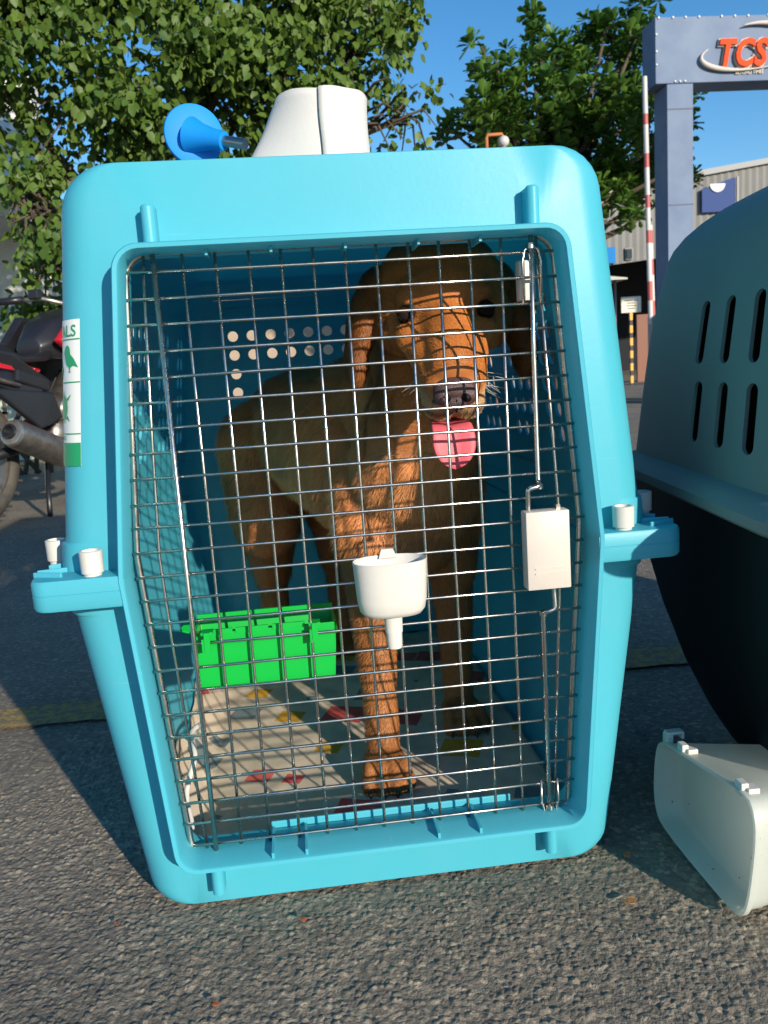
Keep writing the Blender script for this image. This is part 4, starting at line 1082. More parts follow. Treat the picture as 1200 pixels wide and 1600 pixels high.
# ------------------------------------------------------------------ motorcycle
mc = thing('motorcycle', 'black and red motorcycle with a dusty muffler parked left, behind the blue crate', 'motorcycle', (-1.45, 2.95, 0))
hd = Vector((.36, .93, 0)).normalized(); rt = Vector((hd.y, -hd.x, 0)); RA = Vector((-1.47, 2.92, .30))
def B(f, s_, z): return Vector((RA.x, RA.y, 0)) + hd * f + rt * s_ + Vector((0, 0, z))
MR = Matrix((rt, hd, Vector((0, 0, 1)))).transposed()
def wheel(f, w_, r_):
    prof_ = []
    for k in range(13):
        a = -math.pi / 2 * 1.15 + math.pi * 1.15 * k / 12; prof_.append((w_ * math.sin(a), r_ - w_ + w_ * math.cos(a)))
    mb = MB(); mb.lathe(B(f, 0, r_), rt, [(-w_ * .8, r_ * .70)] + prof_ + [(w_ * .8, r_ * .70)], 48)
    mb.f = mb.f[:-2]
    mb.f = [x for x in mb.f]; wo_ = bpy.data.objects.new('wheel', None); COL.objects.link(wo_); wo_.parent = mc
    mb.build('tyre', M_rubber, wo_, 180)
    mb = MB(); 
    for k in range(28):
        a = 2 * math.pi * k / 28
        for sg in (-1, 1):
            c = B(f + math.cos(a) * r_ * .985, sg * w_ * .45, r_ + math.sin(a) * r_ * .985)
            rot = MR @ Matrix.Rotation(a, 3, 'X') @ Matrix.Rotation(sg * .5, 3, 'Y'); mb.box(c, (w_ * .7, .010, .010), MR @ Matrix.Rotation(a, 3, 'X'))
    mb.build('tread', M_rubber, wo_)['kind'] = 'stuff'
    mb = MB(); mb.lathe(B(f, 0, r_), rt, [(-w_ * .7, r_ * .66), (-w_ * .7, r_ * .735), (w_ * .7, r_ * .735), (w_ * .7, r_ * .66), (-w_ * .7, r_ * .66)], 40); mb.f = mb.f[:-2]; mb.build('rim', M_alu, wo_, 35)
    for k in range(5):
        a = 2 * math.pi * k / 5 + .3
        MB().tube([B(f + math.cos(a) * .03, 0, r_ + math.sin(a) * .03), B(f + math.cos(a) * r_ * .68, 0, r_ + math.sin(a) * r_ * .68)], [.020, .014], 8).build('spoke', M_alu, wo_, 180)
    MB().lathe(B(f, -.06, r_), rt, [(0, .03), (.02, .045), (.10, .045), (.12, .03)], 20).build('hub', M_alu, wo_, 40)
    return wo_
wheel(0, .065, .30); wheel(1.28, .052, .30)
mb = MB(); 
for sg in (-1, 1): mb.tube([B(0, sg * .10, .30), B(.28, sg * .10, .33), B(.50, sg * .08, .40)], [.022, .026, .028], 10)
mb.build('swingarm', M_dark, mc, 180)
mu = MB(); A = P(19, 676, 2.90); Bq = A + hd * .42 + rt * .02 + Vector((0, 0, -.17))
mu.lathe(A, Bq - A, [(0, .050), (.004, .060), (.02, .064), (.30, .066), (.40, .048), (.46, .030)], 28); muf = mu.build('muffler', M_muffler, mc, 40)
MB().lathe(A + (A - Bq).normalized() * .012, (A - Bq), [(0, .033), (.012, .033), (.014, .022), (-.03, .020)], 24).build('exhaust_tip', M_dark, muf, 40)
MB().lathe(A, (A - Bq), [(-.004, .058), (.006, .056), (.010, .048)], 28).build('end_ring', M_alu, muf, 40)
MB().tube([Bq, B(.60, .19, .22), B(.75, .14, .22), B(.95, .06, .26), B(1.0, .03, .42)], .022, 12).build('exhaust_pipe', M_muffler, mc, 180)
mb = MB(); mb.ell(B(.62, 0, .42), (.13, .17, .15), MR); mb.ell(B(.55, .10, .36), (.06, .11, .10), MR); mb.cap(B(.68, 0, .45), B(.82, 0, .62), .085, .075); mb.build('engine', M_muffler, mc, 60)
mb = MB()
for k in range(6): mb.box(B(.70 + .022 * k, 0, .50 + .024 * k), (.21, .14, .006), MR @ Matrix.Rotation(.85, 3, 'X'))
mb.build('cooling_fins', M_alu, mc)
mb = MB(); sl_ = []
for (f, hw, zb_2, zt_2) in ((-.24, .045, .77, .80), (-.12, .085, .74, .815), (.08, .11, .72, .80), (.24, .115, .71, .775), (.30, .12, .70, .745), (.50, .10, .71, .755), (.60, .075, .74, .80)):
    sl_.append([B(f, -hw, zb_2), B(f, -hw * 1.02, zb_2 * .4 + zt_2 * .6), B(f, -hw * .75, zt_2), B(f, hw * .75, zt_2), B(f, hw * 1.02, zb_2 * .4 + zt_2 * .6), B(f, hw, zb_2)])
mb.loft(sl_).build('seat', M_dark, mc, 50, bevel=.008)
for sg in (-1, 1):
    MB().prism([B(-.28, sg * .05, .72), B(-.22, sg * .05, .82), B(.20, sg * .12, .74), B(.42, sg * .13, .62), B(.30, sg * .13, .52), B(.05, sg * .11, .62)], rt * (sg * .03)).build('tail_panel', M_dark, mc, bevel=.01)
    MB().prism([B(-.25, sg * .084, .735), B(-.15, sg * .088, .765), B(.16, sg * .155, .685), B(.18, sg * .155, .665)], rt * (sg * .012)).build('red_stripe', M_red, mc, bevel=.003)
    MB().prism([B(.50, sg * .13, .80), B(.66, sg * .14, .94), B(.92, sg * .14, .93), B(1.12, sg * .12, .80), B(1.08, sg * .15, .58), B(.86, sg * .16, .40), B(.70, sg * .16, .44), B(.74, sg * .15, .64)], rt * (sg * .05)).build('side_fairing', M_red if sg > 0 else M_dark, mc, bevel=.018)
    MB().tube([B(1.28, sg * .09, .30), B(1.16, sg * .09, .62), B(1.02, sg * .09, 1.0)], [.026, .026, .022], 12).build('fork', M_alu, mc, 180)
    MB().tube([B(.96, sg * .07, 1.01), B(.92, sg * .20, 1.05), B(.84, sg * .36, 1.04)], .012, 10).build('handlebar', M_alu, mc, 180)
    MB().tube([B(.86, sg * .27, 1.045), B(.82, sg * .39, 1.04)], .019, 12).build('grip', M_dark, mc, 180)
    MB().tube([B(.93, sg * .22, 1.055), B(.95, sg * .32, 1.05), B(.91, sg * .40, 1.04)], .006, 8).build('brake_lever', M_alu, mc, 180)
    MB().box(B(.90, sg * .22, 1.07), (.06, .05, .05), MR).build('switch_box', M_dark, mc, bevel=.008)
sl_ = []
for (f, hw, zb_2, zt_2) in ((.50, .07, .74, .82), (.60, .13, .72, .90), (.75, .16, .72, .96), (.92, .15, .74, .97), (1.02, .09, .78, .92)):
    sl_.append([B(f, -hw * .8, zb_2), B(f, -hw, (zb_2 + zt_2) / 2), B(f, -hw * .6, zt_2), B(f, 0, zt_2 + .01), B(f, hw * .6, zt_2), B(f, hw, (zb_2 + zt_2) / 2), B(f, hw * .8, zb_2)])
MB().loft(sl_).build('fuel_tank', M_dark, mc, 40, bevel=.012)
MB().box(B(.98, .0, 1.03), (.10, .05, .05), MR).build('handlebar_clamp', M_alu, mc, bevel=.008)
MB().lathe(B(.95, .06, 1.06), (0, 0, 1), [(0, .03), (.02, .03), (.03, .024)], 16).build('dial', M_alu, mc, 40)
MB().ell(B(1.06, 0, .90), (.13, .12, .16), MR).build('front_cowl', M_red, mc, 180)
MB().prism([B(1.00, .10, .62), B(1.18, .07, .66), B(1.52, .07, .56), B(1.58, .07, .46), B(1.30, .07, .63)], rt * -.16).build('front_mudguard', M_red, mc, bevel=.02)
MB().box(B(-.25, 0, .70), (.12, .06, .07), MR).build('tail_light', mat('red_lens', (.4, .01, .01), rough=.15), mc, bevel=.012)
MB().prism([B(-.22, .06, .66), B(-.42, .05, .42), B(-.46, .05, .44), B(-.28, .06, .72)], rt * -.12).build('rear_mudguard', M_dark, mc, bevel=.006)
MB().tube([B(.25, .15, .34), B(.30, .20, .30), B(.36, .24, .28)], [.02, .018, .016], 10).build('footpeg', M_alu, mc, 180)
MB().tube([B(.40, .10, .25), B(.30, .16, .12), B(.24, .20, .01)], .012, 8).build('side_stand', M_dark, mc, 180)
for sg in (-1, 1):
    pts = [B(.30 + .10 * k / 60, sg * .10 + .022 * math.cos(k * .9), .42 + .26 * k / 60) + hd * (.022 * math.sin(k * .9)) for k in range(61)]
    MB().tube(pts, .006, 6).build('shock_spring', M_red if sg > 0 else M_alu, mc, 180)
for (f, z, r_) in ((.60, .36, .085), (.74, .44, .06), (.50, .48, .05)): MB().lathe(B(f, .14, z), rt, [(0, r_), (.03, r_ * .95), (.045, r_ * .6)], 22).build('engine_cover', M_alu if r_ < .08 else M_dark, mc, 40)
for k in range(4): MB().tube([B(.95, .1 + .02 * k, 1.03), B(1.0, .16, .92 - .04 * k), B(.9, .17, .7 - .06 * k), B(.7, .15, .55)], .005, 6).build('cable', M_dark, mc, 180)
MB().tube([B(-.22, .11, .74), B(-.05, .15, .66), B(.2, .16, .60)], .012, 8).build('frame_rail', M_alu, mc, 180)
MB().box(B(.30, .15, .62), (.03, .22, .06), MR @ Matrix.Rotation(-.25, 3, 'X')).build('side_cover', M_dark, mc, bevel=.01)
MB().prism([B(.02, .13, .60), B(.40, .16, .56), B(.44, .16, .44), B(.28, .16, .40)], rt * .03).build('heat_shield', M_dark, mc, bevel=.01)

# ------------------------------------------------------------------ leaves
def leaf_mat(name, a, b_, tr):
    m = bpy.data.materials.new(name); m.use_nodes = True; n = m.node_tree.nodes; l = m.node_tree.links; p = n['Principled BSDF']
    p.inputs['Roughness'].default_value = .5; p.inputs['Specular IOR Level'].default_value = .35
    at = n.new('ShaderNodeAttribute'); at.attribute_name = 'tint'
    oi = n.new('ShaderNodeObjectInfo'); ad = n.new('ShaderNodeMath'); ad.operation = 'ADD'; l.new(at.outputs['Fac'], ad.inputs[0])
    ml = n.new('ShaderNodeMath'); ml.operation = 'MULTIPLY'; ml.inputs[1].default_value = .5; l.new(oi.outputs['Random'], ml.inputs[0]); l.new(ml.outputs[0], ad.inputs[1])
    rp = n.new('ShaderNodeValToRGB'); e = rp.color_ramp.elements; e[0].color = (*a, 1); e[1].color = (*b_, 1); l.new(ad.outputs[0], rp.inputs[0])
    l.new(rp.outputs[0], p.inputs['Base Color'])
    t = n.new('ShaderNodeBsdfTranslucent'); mx = n.new('ShaderNodeMixShader'); mx.inputs[0].default_value = tr
    l.new(rp.outputs[0], t.inputs[0]); l.new(p.outputs[0], mx.inputs[1]); l.new(t.outputs[0], mx.inputs[2]); l.new(mx.outputs[0], n['Material Output'].inputs[0])
    return m
M_leafA = leaf_mat('broad_leaf', (.028, .078, .012), (.12, .19, .028), .2)
M_leafB = leaf_mat('glossy_leaf', (.028, .090, .014), (.15, .27, .035), .2)
LT = np.array([[0, 0, 0], [.28, .34, .05], [.30, -.34, .05], [.62, .30, .02], [.64, -.30, .02], [1.0, 0, -.10], [.45, 0, -.03]])
LF = [(0, 2, 6), (0, 6, 1), (1, 6, 3), (6, 2, 4), (3, 6, 5), (6, 4, 5)]
OT = np.array([[0, 0, 0], [.45, .17, .05], [.45, -.17, .05], [.85, .26, .03], [.85, -.26, .03], [1.02, 0, -.05], [.55, 0, -.03]])
def leaves(cs, tip, nrm, size, T_=LT):
    n = len(cs); tip = tip / (np.linalg.norm(tip, axis=1)[:, None] + 1e-9)
    nrm = nrm - tip * (nrm * tip).sum(1)[:, None]; nrm /= np.linalg.norm(nrm, axis=1)[:, None] + 1e-9
    sd = np.cross(nrm, tip); size = np.asarray(size).reshape(-1, 1, 1)
    Vv = cs[:, None, :] + size * (T_[None, :, 0:1] * tip[:, None] + T_[None, :, 1:2] * sd[:, None] + T_[None, :, 2:3] * nrm[:, None])
    Ff = (np.arange(n)[:, None, None] * len(T_) + np.array(LF)[None]).reshape(-1, 3)
    return Vv.reshape(-1, 3), Ff
def leaf_obj(name, V_, F_, m, parent, tint=None):
    me = npmesh(name, V_, F_, 3)
    if tint is not None:
        a = me.attributes.new('tint', 'FLOAT', 'POINT'); a.data.foreach_set('value', np.asarray(tint, np.float32))
    return obj(name, me, m, parent, 180)
def cloud(lumps, ncl, per, spread, size, clump=.21):
    cs = []
    vol = np.array([l[3] * l[4] * l[5] for l in lumps]) ** .8; vol /= vol.sum()
    for _ in range(ncl):
        l = lumps[rng.choice(len(lumps), p=vol)]
        while True:
            q = rng.uniform(-1, 1, 3); r = np.linalg.norm(q)
            if .25 < r < 1: break
        cs.append(np.array(l[:3]) + q * np.array(l[3:6]))
    cs = np.array(cs)
    nsub = max(8, ncl // 16); sub = cs[:nsub]; k_ = rng.integers(0, nsub, ncl); q = rng.normal(0, 1, (ncl, 3)) + np.array([.15, -.25, .45]); q /= np.linalg.norm(q, axis=1)[:, None]
    sr = rng.uniform(.6, 1.3, nsub)[k_][:, None] * clump; cs = np.where(rng.random((ncl, 1)) < .8, sub[k_] + q * sr * np.array([1.15, 1, .75]), cs)
    tw = np.repeat(cs, per, 0) + rng.normal(0, spread, (ncl * per, 3)) * np.array([1, 1, 1.1])
    n = len(tw); tip = rng.normal(0, .55, (n, 3)) + np.array([0, 0, -.75]); nr = rng.normal(0, .8, (n, 3)) + np.array([.2, -.5, .55])
    return cs, tw, tip, nr, size * rng.uniform(.6, 1.2, n), np.repeat(rng.random(ncl) * .35, per) + rng.random(n) * .3
def tree(name, label, lumps, base, trunk_r, ncl, per, spread, size, m, seed, single=300, top=None):
    t = thing(name, label, 'tree', base)
    cs, tw, tip, nr, sz, tint = cloud(lumps, ncl, per, spread, size)
    trunk_top = Vector(top)
    mb = MB(); mb.tube([Vector(base), Vector(base).lerp(trunk_top, .35) + Vector((.06, .04, 0)), Vector(base).lerp(trunk_top, .7) + Vector((-.05, 0, 0)), trunk_top], [trunk_r * 1.3, trunk_r, trunk_r * .85, trunk_r * .6], 12)
    mb.build('trunk', M_bark, t, 180)
    for k, l in enumerate(lumps):
        c = Vector(l[:3]); s0 = Vector(base).lerp(trunk_top, random.uniform(.45, 1)); mid = s0.lerp(c, .5) + Vector((random.uniform(-.15, .15), random.uniform(-.15, .15), .12))
        mb = MB(); mb.tube([s0, mid, c], [trunk_r * .45, trunk_r * .28, trunk_r * .12], 8)
        for q in range(9):
            e = c + Vector((random.uniform(-.9, .9) * l[3], random.uniform(-.9, .9) * l[4], random.uniform(-.9, .9) * l[5])); mb.tube([c.lerp(mid, random.random() * .5), c.lerp(e, .5) + Vector((0, 0, .08)), e], [trunk_r * .11, trunk_r * .07, trunk_r * .03], 5)
        mb.build('branch', M_bark, t, 180)
    # the leaves nearest the camera, in view, are single parts; the rest are one crown
    d_ = tw - np.array(CAM); zz = d_ @ np.array(cf); px = 600 + 1300 * (d_ @ np.array(cr)) / zz; py = 800 - 1300 * (d_ @ np.array(cu)) / zz
    inview = (px > 0) & (px < 1200) & (py > 0) & ((py < 235) | (px < 95)) & (zz > 0)
    order = np.argsort(np.where(inview, zz, 1e9))[:single]; sel = np.zeros(len(tw), bool); sel[order] = True
    Vr, Fr = leaves(tw[~sel], tip[~sel], nr[~sel], sz[~sel]); o = leaf_obj('crown', Vr, Fr, m, t, np.repeat(tint[~sel], 7)); o['kind'] = 'stuff'
    Vs, _ = leaves(np.zeros((1, 3)), np.array([[1., 0, 0]]), np.array([[0, 0, 1.]]), [1.]); lm = npmesh('leaf', Vs, np.array(LF), 3); lm.materials.append(m)
    lm.polygons.foreach_set('use_smooth', [True] * len(lm.polygons)); lm['shifted'] = 1
    a = lm.attributes.new('tint', 'FLOAT', 'POINT'); a.data.foreach_set('value', np.full(7, .2, np.float32))
    for i in np.where(sel)[0]:
        X_ = Vector(tip[i]).normalized(); Z_ = Vector(nr[i]); Z_ = (Z_ - X_ * Z_.dot(X_)).normalized(); Y_ = Z_.cross(X_)
        o = bpy.data.objects.new('leaf', lm); COL.objects.link(o); o.parent = t; s_ = float(sz[i]); c = Vector(tw[i]) - Vector(base)
        o.matrix_local = Matrix(((X_.x * s_, Y_.x * s_, Z_.x * s_, c.x), (X_.y * s_, Y_.y * s_, Z_.y * s_, c.y), (X_.z * s_, Y_.z * s_, Z_.z * s_, c.z), (0, 0, 0, 1)))
    return t
lumpsA = [(-2.9, 5.8, 2.9, 1.0, .8, .85), (-2.0, 5.6, 2.85, .75, .7, .8), (-1.15, 5.8, 2.8, .75, .7, .85), (-.35, 5.8, 2.75, .65, .6, .75), (.25, 5.8, 2.6, .45, .5, .6), (.62, 5.7, 2.45, .36, .4, .42), (.98, 5.7, 2.42, .24, .3, .28),
          (.78, 5.8, 3.0, .30, .4, .38), (.35, 5.9, 3.25, .45, .5, .45), (-1.2, 5.9, 3.9, 1.9, 1.0, .55), (.5, 5.9, 3.75, .6, .5, .35), (-1.70, 5.2, 1.75, .17, .22, .40), (-1.70, 5.25, 1.85, .20, .22, .30), (-1.66, 5.2, 1.6, .15, .2, .3), (-1.62, 5.2, 1.35, .13, .2, .22)]
tree('broadleaf_tree', 'large broad-leaved green tree behind the blue crate, filling the upper left', lumpsA, (-.9, 6.3, 0), .14, 2300, 17, .062, .076, M_leafA, 1, 300, (-.9, 6.1, 2.6))
lumpsS = [(-2.0, 5.7, 1.12, .32, .25, .16), (-1.68, 5.6, .98, .25, .25, .2), (-2.6, 5.7, 1.1, .4, .3, .25)]
cs, tw, tip, nr, sz, tint = cloud(lumpsS, 120, 16, .06, .070, .08)
sh = thing('leafy_shrub', 'low sunlit shrub behind the motorcycle handlebar, under the big tree', 'shrub', (-2.0, 5.4, 0))
Vr, Fr = leaves(tw, tip, nr, sz); o = leaf_obj('foliage', Vr, Fr, M_leafA, sh, np.repeat(tint + .25, 7)); o['kind'] = 'stuff'
mb = MB()
for q in range(14): e = Vector(cs[q]); mb.tube([Vector((-2.1 + random.uniform(-.3, .3), 5.4, 0)), e.lerp(Vector((-2.1, 5.4, 0)), .4), e], [.018, .012, .005], 6)
mb.build('stems', M_bark, sh, 180)

# second tree: rosettes of glossy leaves on upright branches
tb = P(850, 500, 11.5); t2 = thing('rosette_tree', 'dark green tree with leaf rosettes on upright branches, left of the blue gate', 'tree', (tb.x, 11.5, 0))
blobs = [(748, 82, 26), (775, 118, 36), (815, 98, 34), (838, 30, 20), (842, 62, 22), (870, 90, 38), (905, 85, 34), (925, 52, 24), (955, 30, 22), (962, 75, 42), (1005, 18, 26), (1000, 70, 36), (740, 165, 26), (770, 185, 44),
         (835, 160, 60), (900, 150, 55), (960, 150, 60), (1010, 150, 40), (800, 210, 45), (880, 215, 60), (960, 215, 60), (1020, 230, 40), (950, 275, 36), (985, 290, 42), (1005, 325, 26), (975, 340, 18), (1080, 162, 17), (1090, 275, 12), (1060, 200, 26), (735, 205, 30), (1060, 275, 22), (925, 300, 34), (955, 318, 26), (900, 265, 44), (1012, 280, 34), (700, 215, 24), (850, 250, 40)]
cent = []; blob3 = []
for (px, py, r_) in blobs:
    dep = 11.0 + random.uniform(-.5, .8); c = P(px, py, dep); rad = r_ * (dep + .8) / 1300; blob3.append((c, rad))
    nn_ = max(3, int(r_ * r_ / 95))
    for _ in range(nn_):
        q = rng.normal(0, 1, 3); q /= np.linalg.norm(q); q = q * rng.random() ** .33
        cent.append(np.array(c) + q * rad * np.array([1, 1.3, 1]) * .95)
for _ in range(170):      # fill behind, so the crown has depth
    bq = blob3[14 + rng.integers(0, 8)]; q = rng.normal(0, .6, 3); cent.append(np.array(bq[0]) + q * bq[1] + np.array([0, .9, -.05]))
cent = np.array(cent)
top = Vector((tb.x + .35, 11.5, 3.3))
MB().tube([Vector((tb.x, 11.5, 0)), Vector((tb.x + .05, 11.5, 1.5)), top], [.2, .16, .11], 12).build('trunk', M_bark, t2, 180)
for (c, rad) in blob3:
    s0 = Vector((tb.x, 11.6, 1.9)).lerp(top, random.random()); mid = s0.lerp(c, .55) + Vector((0, 0, -.15))
    MB().tube([s0, mid, c + Vector((0, 0, rad * .6))], [.06, .04, .012], 7).build('branch', M_bark, t2, 180)
ros = []
for v_ in range(5):
    n_ = 13; az = np.arange(n_) * 2.4 + v_; el = np.linspace(1.15, -.35, n_) + rng.normal(0, .1, n_)
    tip = np.stack([np.cos(az) * np.cos(el), np.sin(az) * np.cos(el), np.sin(el)], 1); nr = np.stack([-np.cos(az) * np.sin(el), -np.sin(az) * np.sin(el), np.cos(el)], 1)
    Vr, Fr = leaves(tip * .02, tip, nr, .165 * rng.uniform(.75, 1.15, n_), OT); me = npmesh('leaf_rosette', Vr, Fr, 3); me.materials.append(M_leafB); me['shifted'] = 1
    a = me.attributes.new('tint', 'FLOAT', 'POINT'); a.data.foreach_set('value', np.repeat(rng.random(n_) * .35, 7).astype(np.float32)); me.polygons.foreach_set('use_smooth', [True] * len(me.polygons)); ros.append((Vr, Fr, me))
order = np.argsort(cent[:, 1]); restV = []; restF = []; nb_ = 0; tintr = []
for k, i in enumerate(order):
    rot = Matrix.Rotation(random.uniform(-.7, .35), 3, 'X') @ Matrix.Rotation(random.uniform(-.5, .5), 3, 'Y') @ Matrix.Rotation(random.random() * 6, 3, 'Z'); s_ = random.uniform(.7, 1.2)
    Vr, Fr, me = ros[k % 5]
    if k < 300:
        o = bpy.data.objects.new('leaf_rosette', me); COL.objects.link(o); o.parent = t2; c = Vector(cent[i]) - t2.location
        o.matrix_local = Matrix.Translation(c) @ rot.to_4x4() @ Matrix.Scale(s_, 4)
    else:
        vv = (Vr * s_) @ np.array(rot).T + cent[i]; restV.append(vv); restF.append(Fr + nb_); nb_ += len(vv); tintr.append(np.full(len(vv), random.random() * .5))
if restV:
    o = leaf_obj('crown', np.concatenate(restV), np.concatenate(restF), M_leafB, t2, np.concatenate(tintr)); o['kind'] = 'stuff'

# ------------------------------------------------------------------ gate arch with logo
M_gate = mat('weathered_blue_cladding', (.23, .285, .375), rough=.85, spec=.12, noise_scale=1.6, col2=(.155, .20, .30), detail=9, bump=.15, bump_scale=5)
gt = thing('gate_arch', 'tall blue-grey clad gate arch with a red lettered logo, at the upper right', 'gate', (4.65, 9, 0))
D_ = .36
for x in (4.497, 9.6): 
    MB().box((x + .157, 9 + D_ / 2, 1.8), (.314, D_ - .004, 3.6)).build('post', M_gate, gt, bevel=.006)
bmo = MB().box(((4.362 + 10.1) / 2, 9 + D_ / 2, 3.96), (10.1 - 4.362, D_, .705)).build('beam', M_gate, gt, bevel=.006)
M_seam = mat('dark_joint', (.07, .09, .15), rough=.6)
for z in (1.15, 2.27, 3.33): MB().box((4.654, 9.0, z), (.318, .008, .014)).build('panel_joint', M_seam, gt)
M_stud = mat('white_stud', (.85, .85, .85), rough=.3)
for x in (4.40, 4.57, 4.72, 4.88, 5.15, 5.31, 5.47, 5.71): MB().ell((x, 8.995, 4.305), .014, None, 10, 6).build('stud', M_stud, bmo, 180)
for z in (4.13, 3.95, 3.81): MB().ell((4.372, 8.995, z), .013, None, 10, 6).build('stud', M_stud, bmo, 180)
for x in (4.59, 4.65, 4.71): MB().ell((x, 8.993, 3.625), .012, None, 10, 6).build('stud', M_stud, bmo, 180)
M_logo = mat('red_letter', (.80, .09, .03), rough=.8, spec=.1); M_silver = mat('pale_letter_edge', (.60, .54, .47), rough=.7, spec=.2)
lg = bpy.data.objects.new('logo', None); COL.objects.link(lg); lg.parent = gt
def put_text(body, p, size, m, name, parent, extrude, offset, shear, y_off, sx=1., scx=1.):
    me = text_mesh(body, size, extrude=extrude, offset=offset, shear=shear, sx=sx)
    RM = Matrix(((scx, 0, 0, p.x), (0, 0, -1, y_off), (0, 1, 0, p.z), (0, 0, 0, 1)))
    me.transform(RM); return obj(name, me, m, parent)
q = P(1120, 103, 8.95)
put_text('TCS', q, .40, M_silver, 'letter_edge', lg, .012, .026, .22, 8.980, 1.06, .80); put_text('TCS', q, .40, M_logo, 'letters', lg, .012, .013, .22, 8.950, 1.06, .80)
q2 = P(1152, 109, 8.97); put_text('EXPERIENCE', q2, .062, M_silver, 'lettering', lg, .004, .001, 0, 8.985, 1.0, .95)
q3 = P(1150, 115, 8.97); put_text('BEYOND TIMES', q3, .052, M_silver, 'lettering', lg, .004, .001, 0, 8.985, 1.0, .95)
mb = MB(); cxx, czz = q.x + .42, q.z + .13; pts = []; rs = []
for k in range(30):
    a = R(70 + 190 * k / 29) + R(95) ; a = R(150 + 175 * k / 29)
    pts.append(Vector((cxx + .60 * math.cos(a), 8.96, czz + .17 * math.sin(a) + .10 * math.cos(a) * -.2 + .06 * math.cos(a)))); rs.append(.006 + .024 * math.sin(math.pi * min(1, k / 22)) ** 1.5)
mb.tube(pts, rs, 8); mb.build('swoosh', M_silver, lg, 180)
pts = []; rs = []
for k in range(20):
    a = R(115 - 85 * k / 19); pts.append(Vector((cxx + .12 + .52 * math.cos(a), 8.955, czz + .05 + .27 * math.sin(a)))); rs.append(.006 + .02 * math.sin(math.pi * k / 19))
MB().tube(pts, rs, 8).build('swoosh', M_silver, lg, 180)

# ------------------------------------------------------------------ barrier booms, sign, hoop, lamp
M_bw = mat('boom_white', (.60, .58, .55), rough=.5, noise_amt=.12); M_br = mat('boom_red', (.48, .10, .09), rough=.5, noise_amt=.15); M_grey = mat('grey_paint', (.30, .31, .32), rough=.5)
def boom(pa, pb, bands, label, r_):
    a = Vector(pa); b_ = Vector(pb); t = thing('barrier_boom', label, 'barrier', (a.x, a.y, 0), 'raised barrier booms beside the gate')
    for (f0, f1, red) in bands:
        MB().tube([a.lerp(b_, f0), a.lerp(b_, f1)], r_, 10).build('boom_segment', M_br if red else M_bw, t, 40)
    MB().box((a.x + .16, a.y, .5), (.28, .3, 1.0)).build('housing', M_grey, t, bevel=.02)
a = P(1018, 600, 8.6); b_ = P(1007, 120, 8.6); a.z = .9
def fz(py): 
    pz = P(1012, py, 8.6).z; return (pz - .9) / (b_.z - .9)
bands = [(0, fz(470), 0), (fz(470), fz(440), 1), (fz(440), fz(380), 0), (fz(380), fz(360), 1), (fz(360), fz(325), 0), (fz(325), fz(305), 1), (fz(305), fz(262), 0), (fz(262), fz(240), 1), (fz(240), fz(195), 0), (fz(195), fz(178), 1), (fz(178), 1, 0)]
boom(a, b_, bands, 'taller red and white barrier boom raised upright beside the gate post', .028)
a = P(1022, 600, 8.75); b_ = P(1016, 352, 8.75); a.z = .9
def fz(py):
    pz = P(1018, py, 8.75).z; return (pz - .9) / (b_.z - .9)
bands = [(0, fz(470), 1), (fz(470), fz(430), 0), (fz(430), fz(405), 1), (fz(405), fz(380), 0), (fz(380), fz(360), 1), (fz(360), 1, 0)]
boom(a, b_, bands, 'shorter red and white barrier boom just right of the taller one', .026)
M_sign = mat('cream_sign', (.72, .66, .52), rough=.6); M_ink = mat('grey_ink', (.10, .10, .10), rough=.6); M_yel = mat('yellow_band', (.72, .36, .03), rough=.5); M_blk = mat('black_band', (.02, .02, .02), rough=.6)
sp = P(986, 476, 15); sg_ = thing('notice_sign', 'small cream notice board on a black and yellow striped post by the dark doorway', 'sign', (sp.x, 15, 0))
MB().box((sp.x, 15, sp.z), (.40, .02, .30)).build('board', M_sign, sg_, bevel=.02)
for k, (wd_, zz) in enumerate(((.26, .08), (.16, .03), (.18, -.02), (.14, -.07))): MB().box((sp.x, 14.987, sp.z + zz), (wd_, .004, .018)).build('printed_line', M_ink, sg_)
zz = sp.z - .15; k = 0
while zz > .02:
    z2 = max(0, zz - (.14 if k % 2 == 0 else .10)); MB().box((sp.x, 15.02, (zz + z2) / 2), (.055, .05, zz - z2)).build('post_band', M_yel if k % 2 == 0 else M_blk, sg_); zz = z2; k += 1
hp = P(775, 212, 8.0); M_or = mat('orange_pipe', (.55, .17, .04), rough=.6, noise_amt=.3)
ho = thing('orange_pipe_frame', 'bent orange steel pipe showing just above the crate roof', 'pipe', (hp.x, 8, 0))
MB().tube([(hp.x - .10, 8, 0), (hp.x - .10, 8, hp.z - .02), (hp.x - .085, 8, hp.z + .01), (hp.x + .06, 8, hp.z + .012), (hp.x + .078, 8, hp.z - .03), (hp.x + .08, 8, 0)], .018, 10).build('pipe', M_or, ho, 60)
lp_ = P(787, 221, 7.8); la = thing('globe_lamp', 'small white globe lamp next to the orange pipe above the crate roof', 'lamp', (lp_.x, 7.8, 0))
MB().ell(lp_, .055, None, 20, 12).build('globe', M_bw, la, 180); MB().tube([(lp_.x, 7.8, 0), (lp_.x, 7.8, lp_.z - .05)], .022, 10).build('lamp_post', M_grey, la, 180)

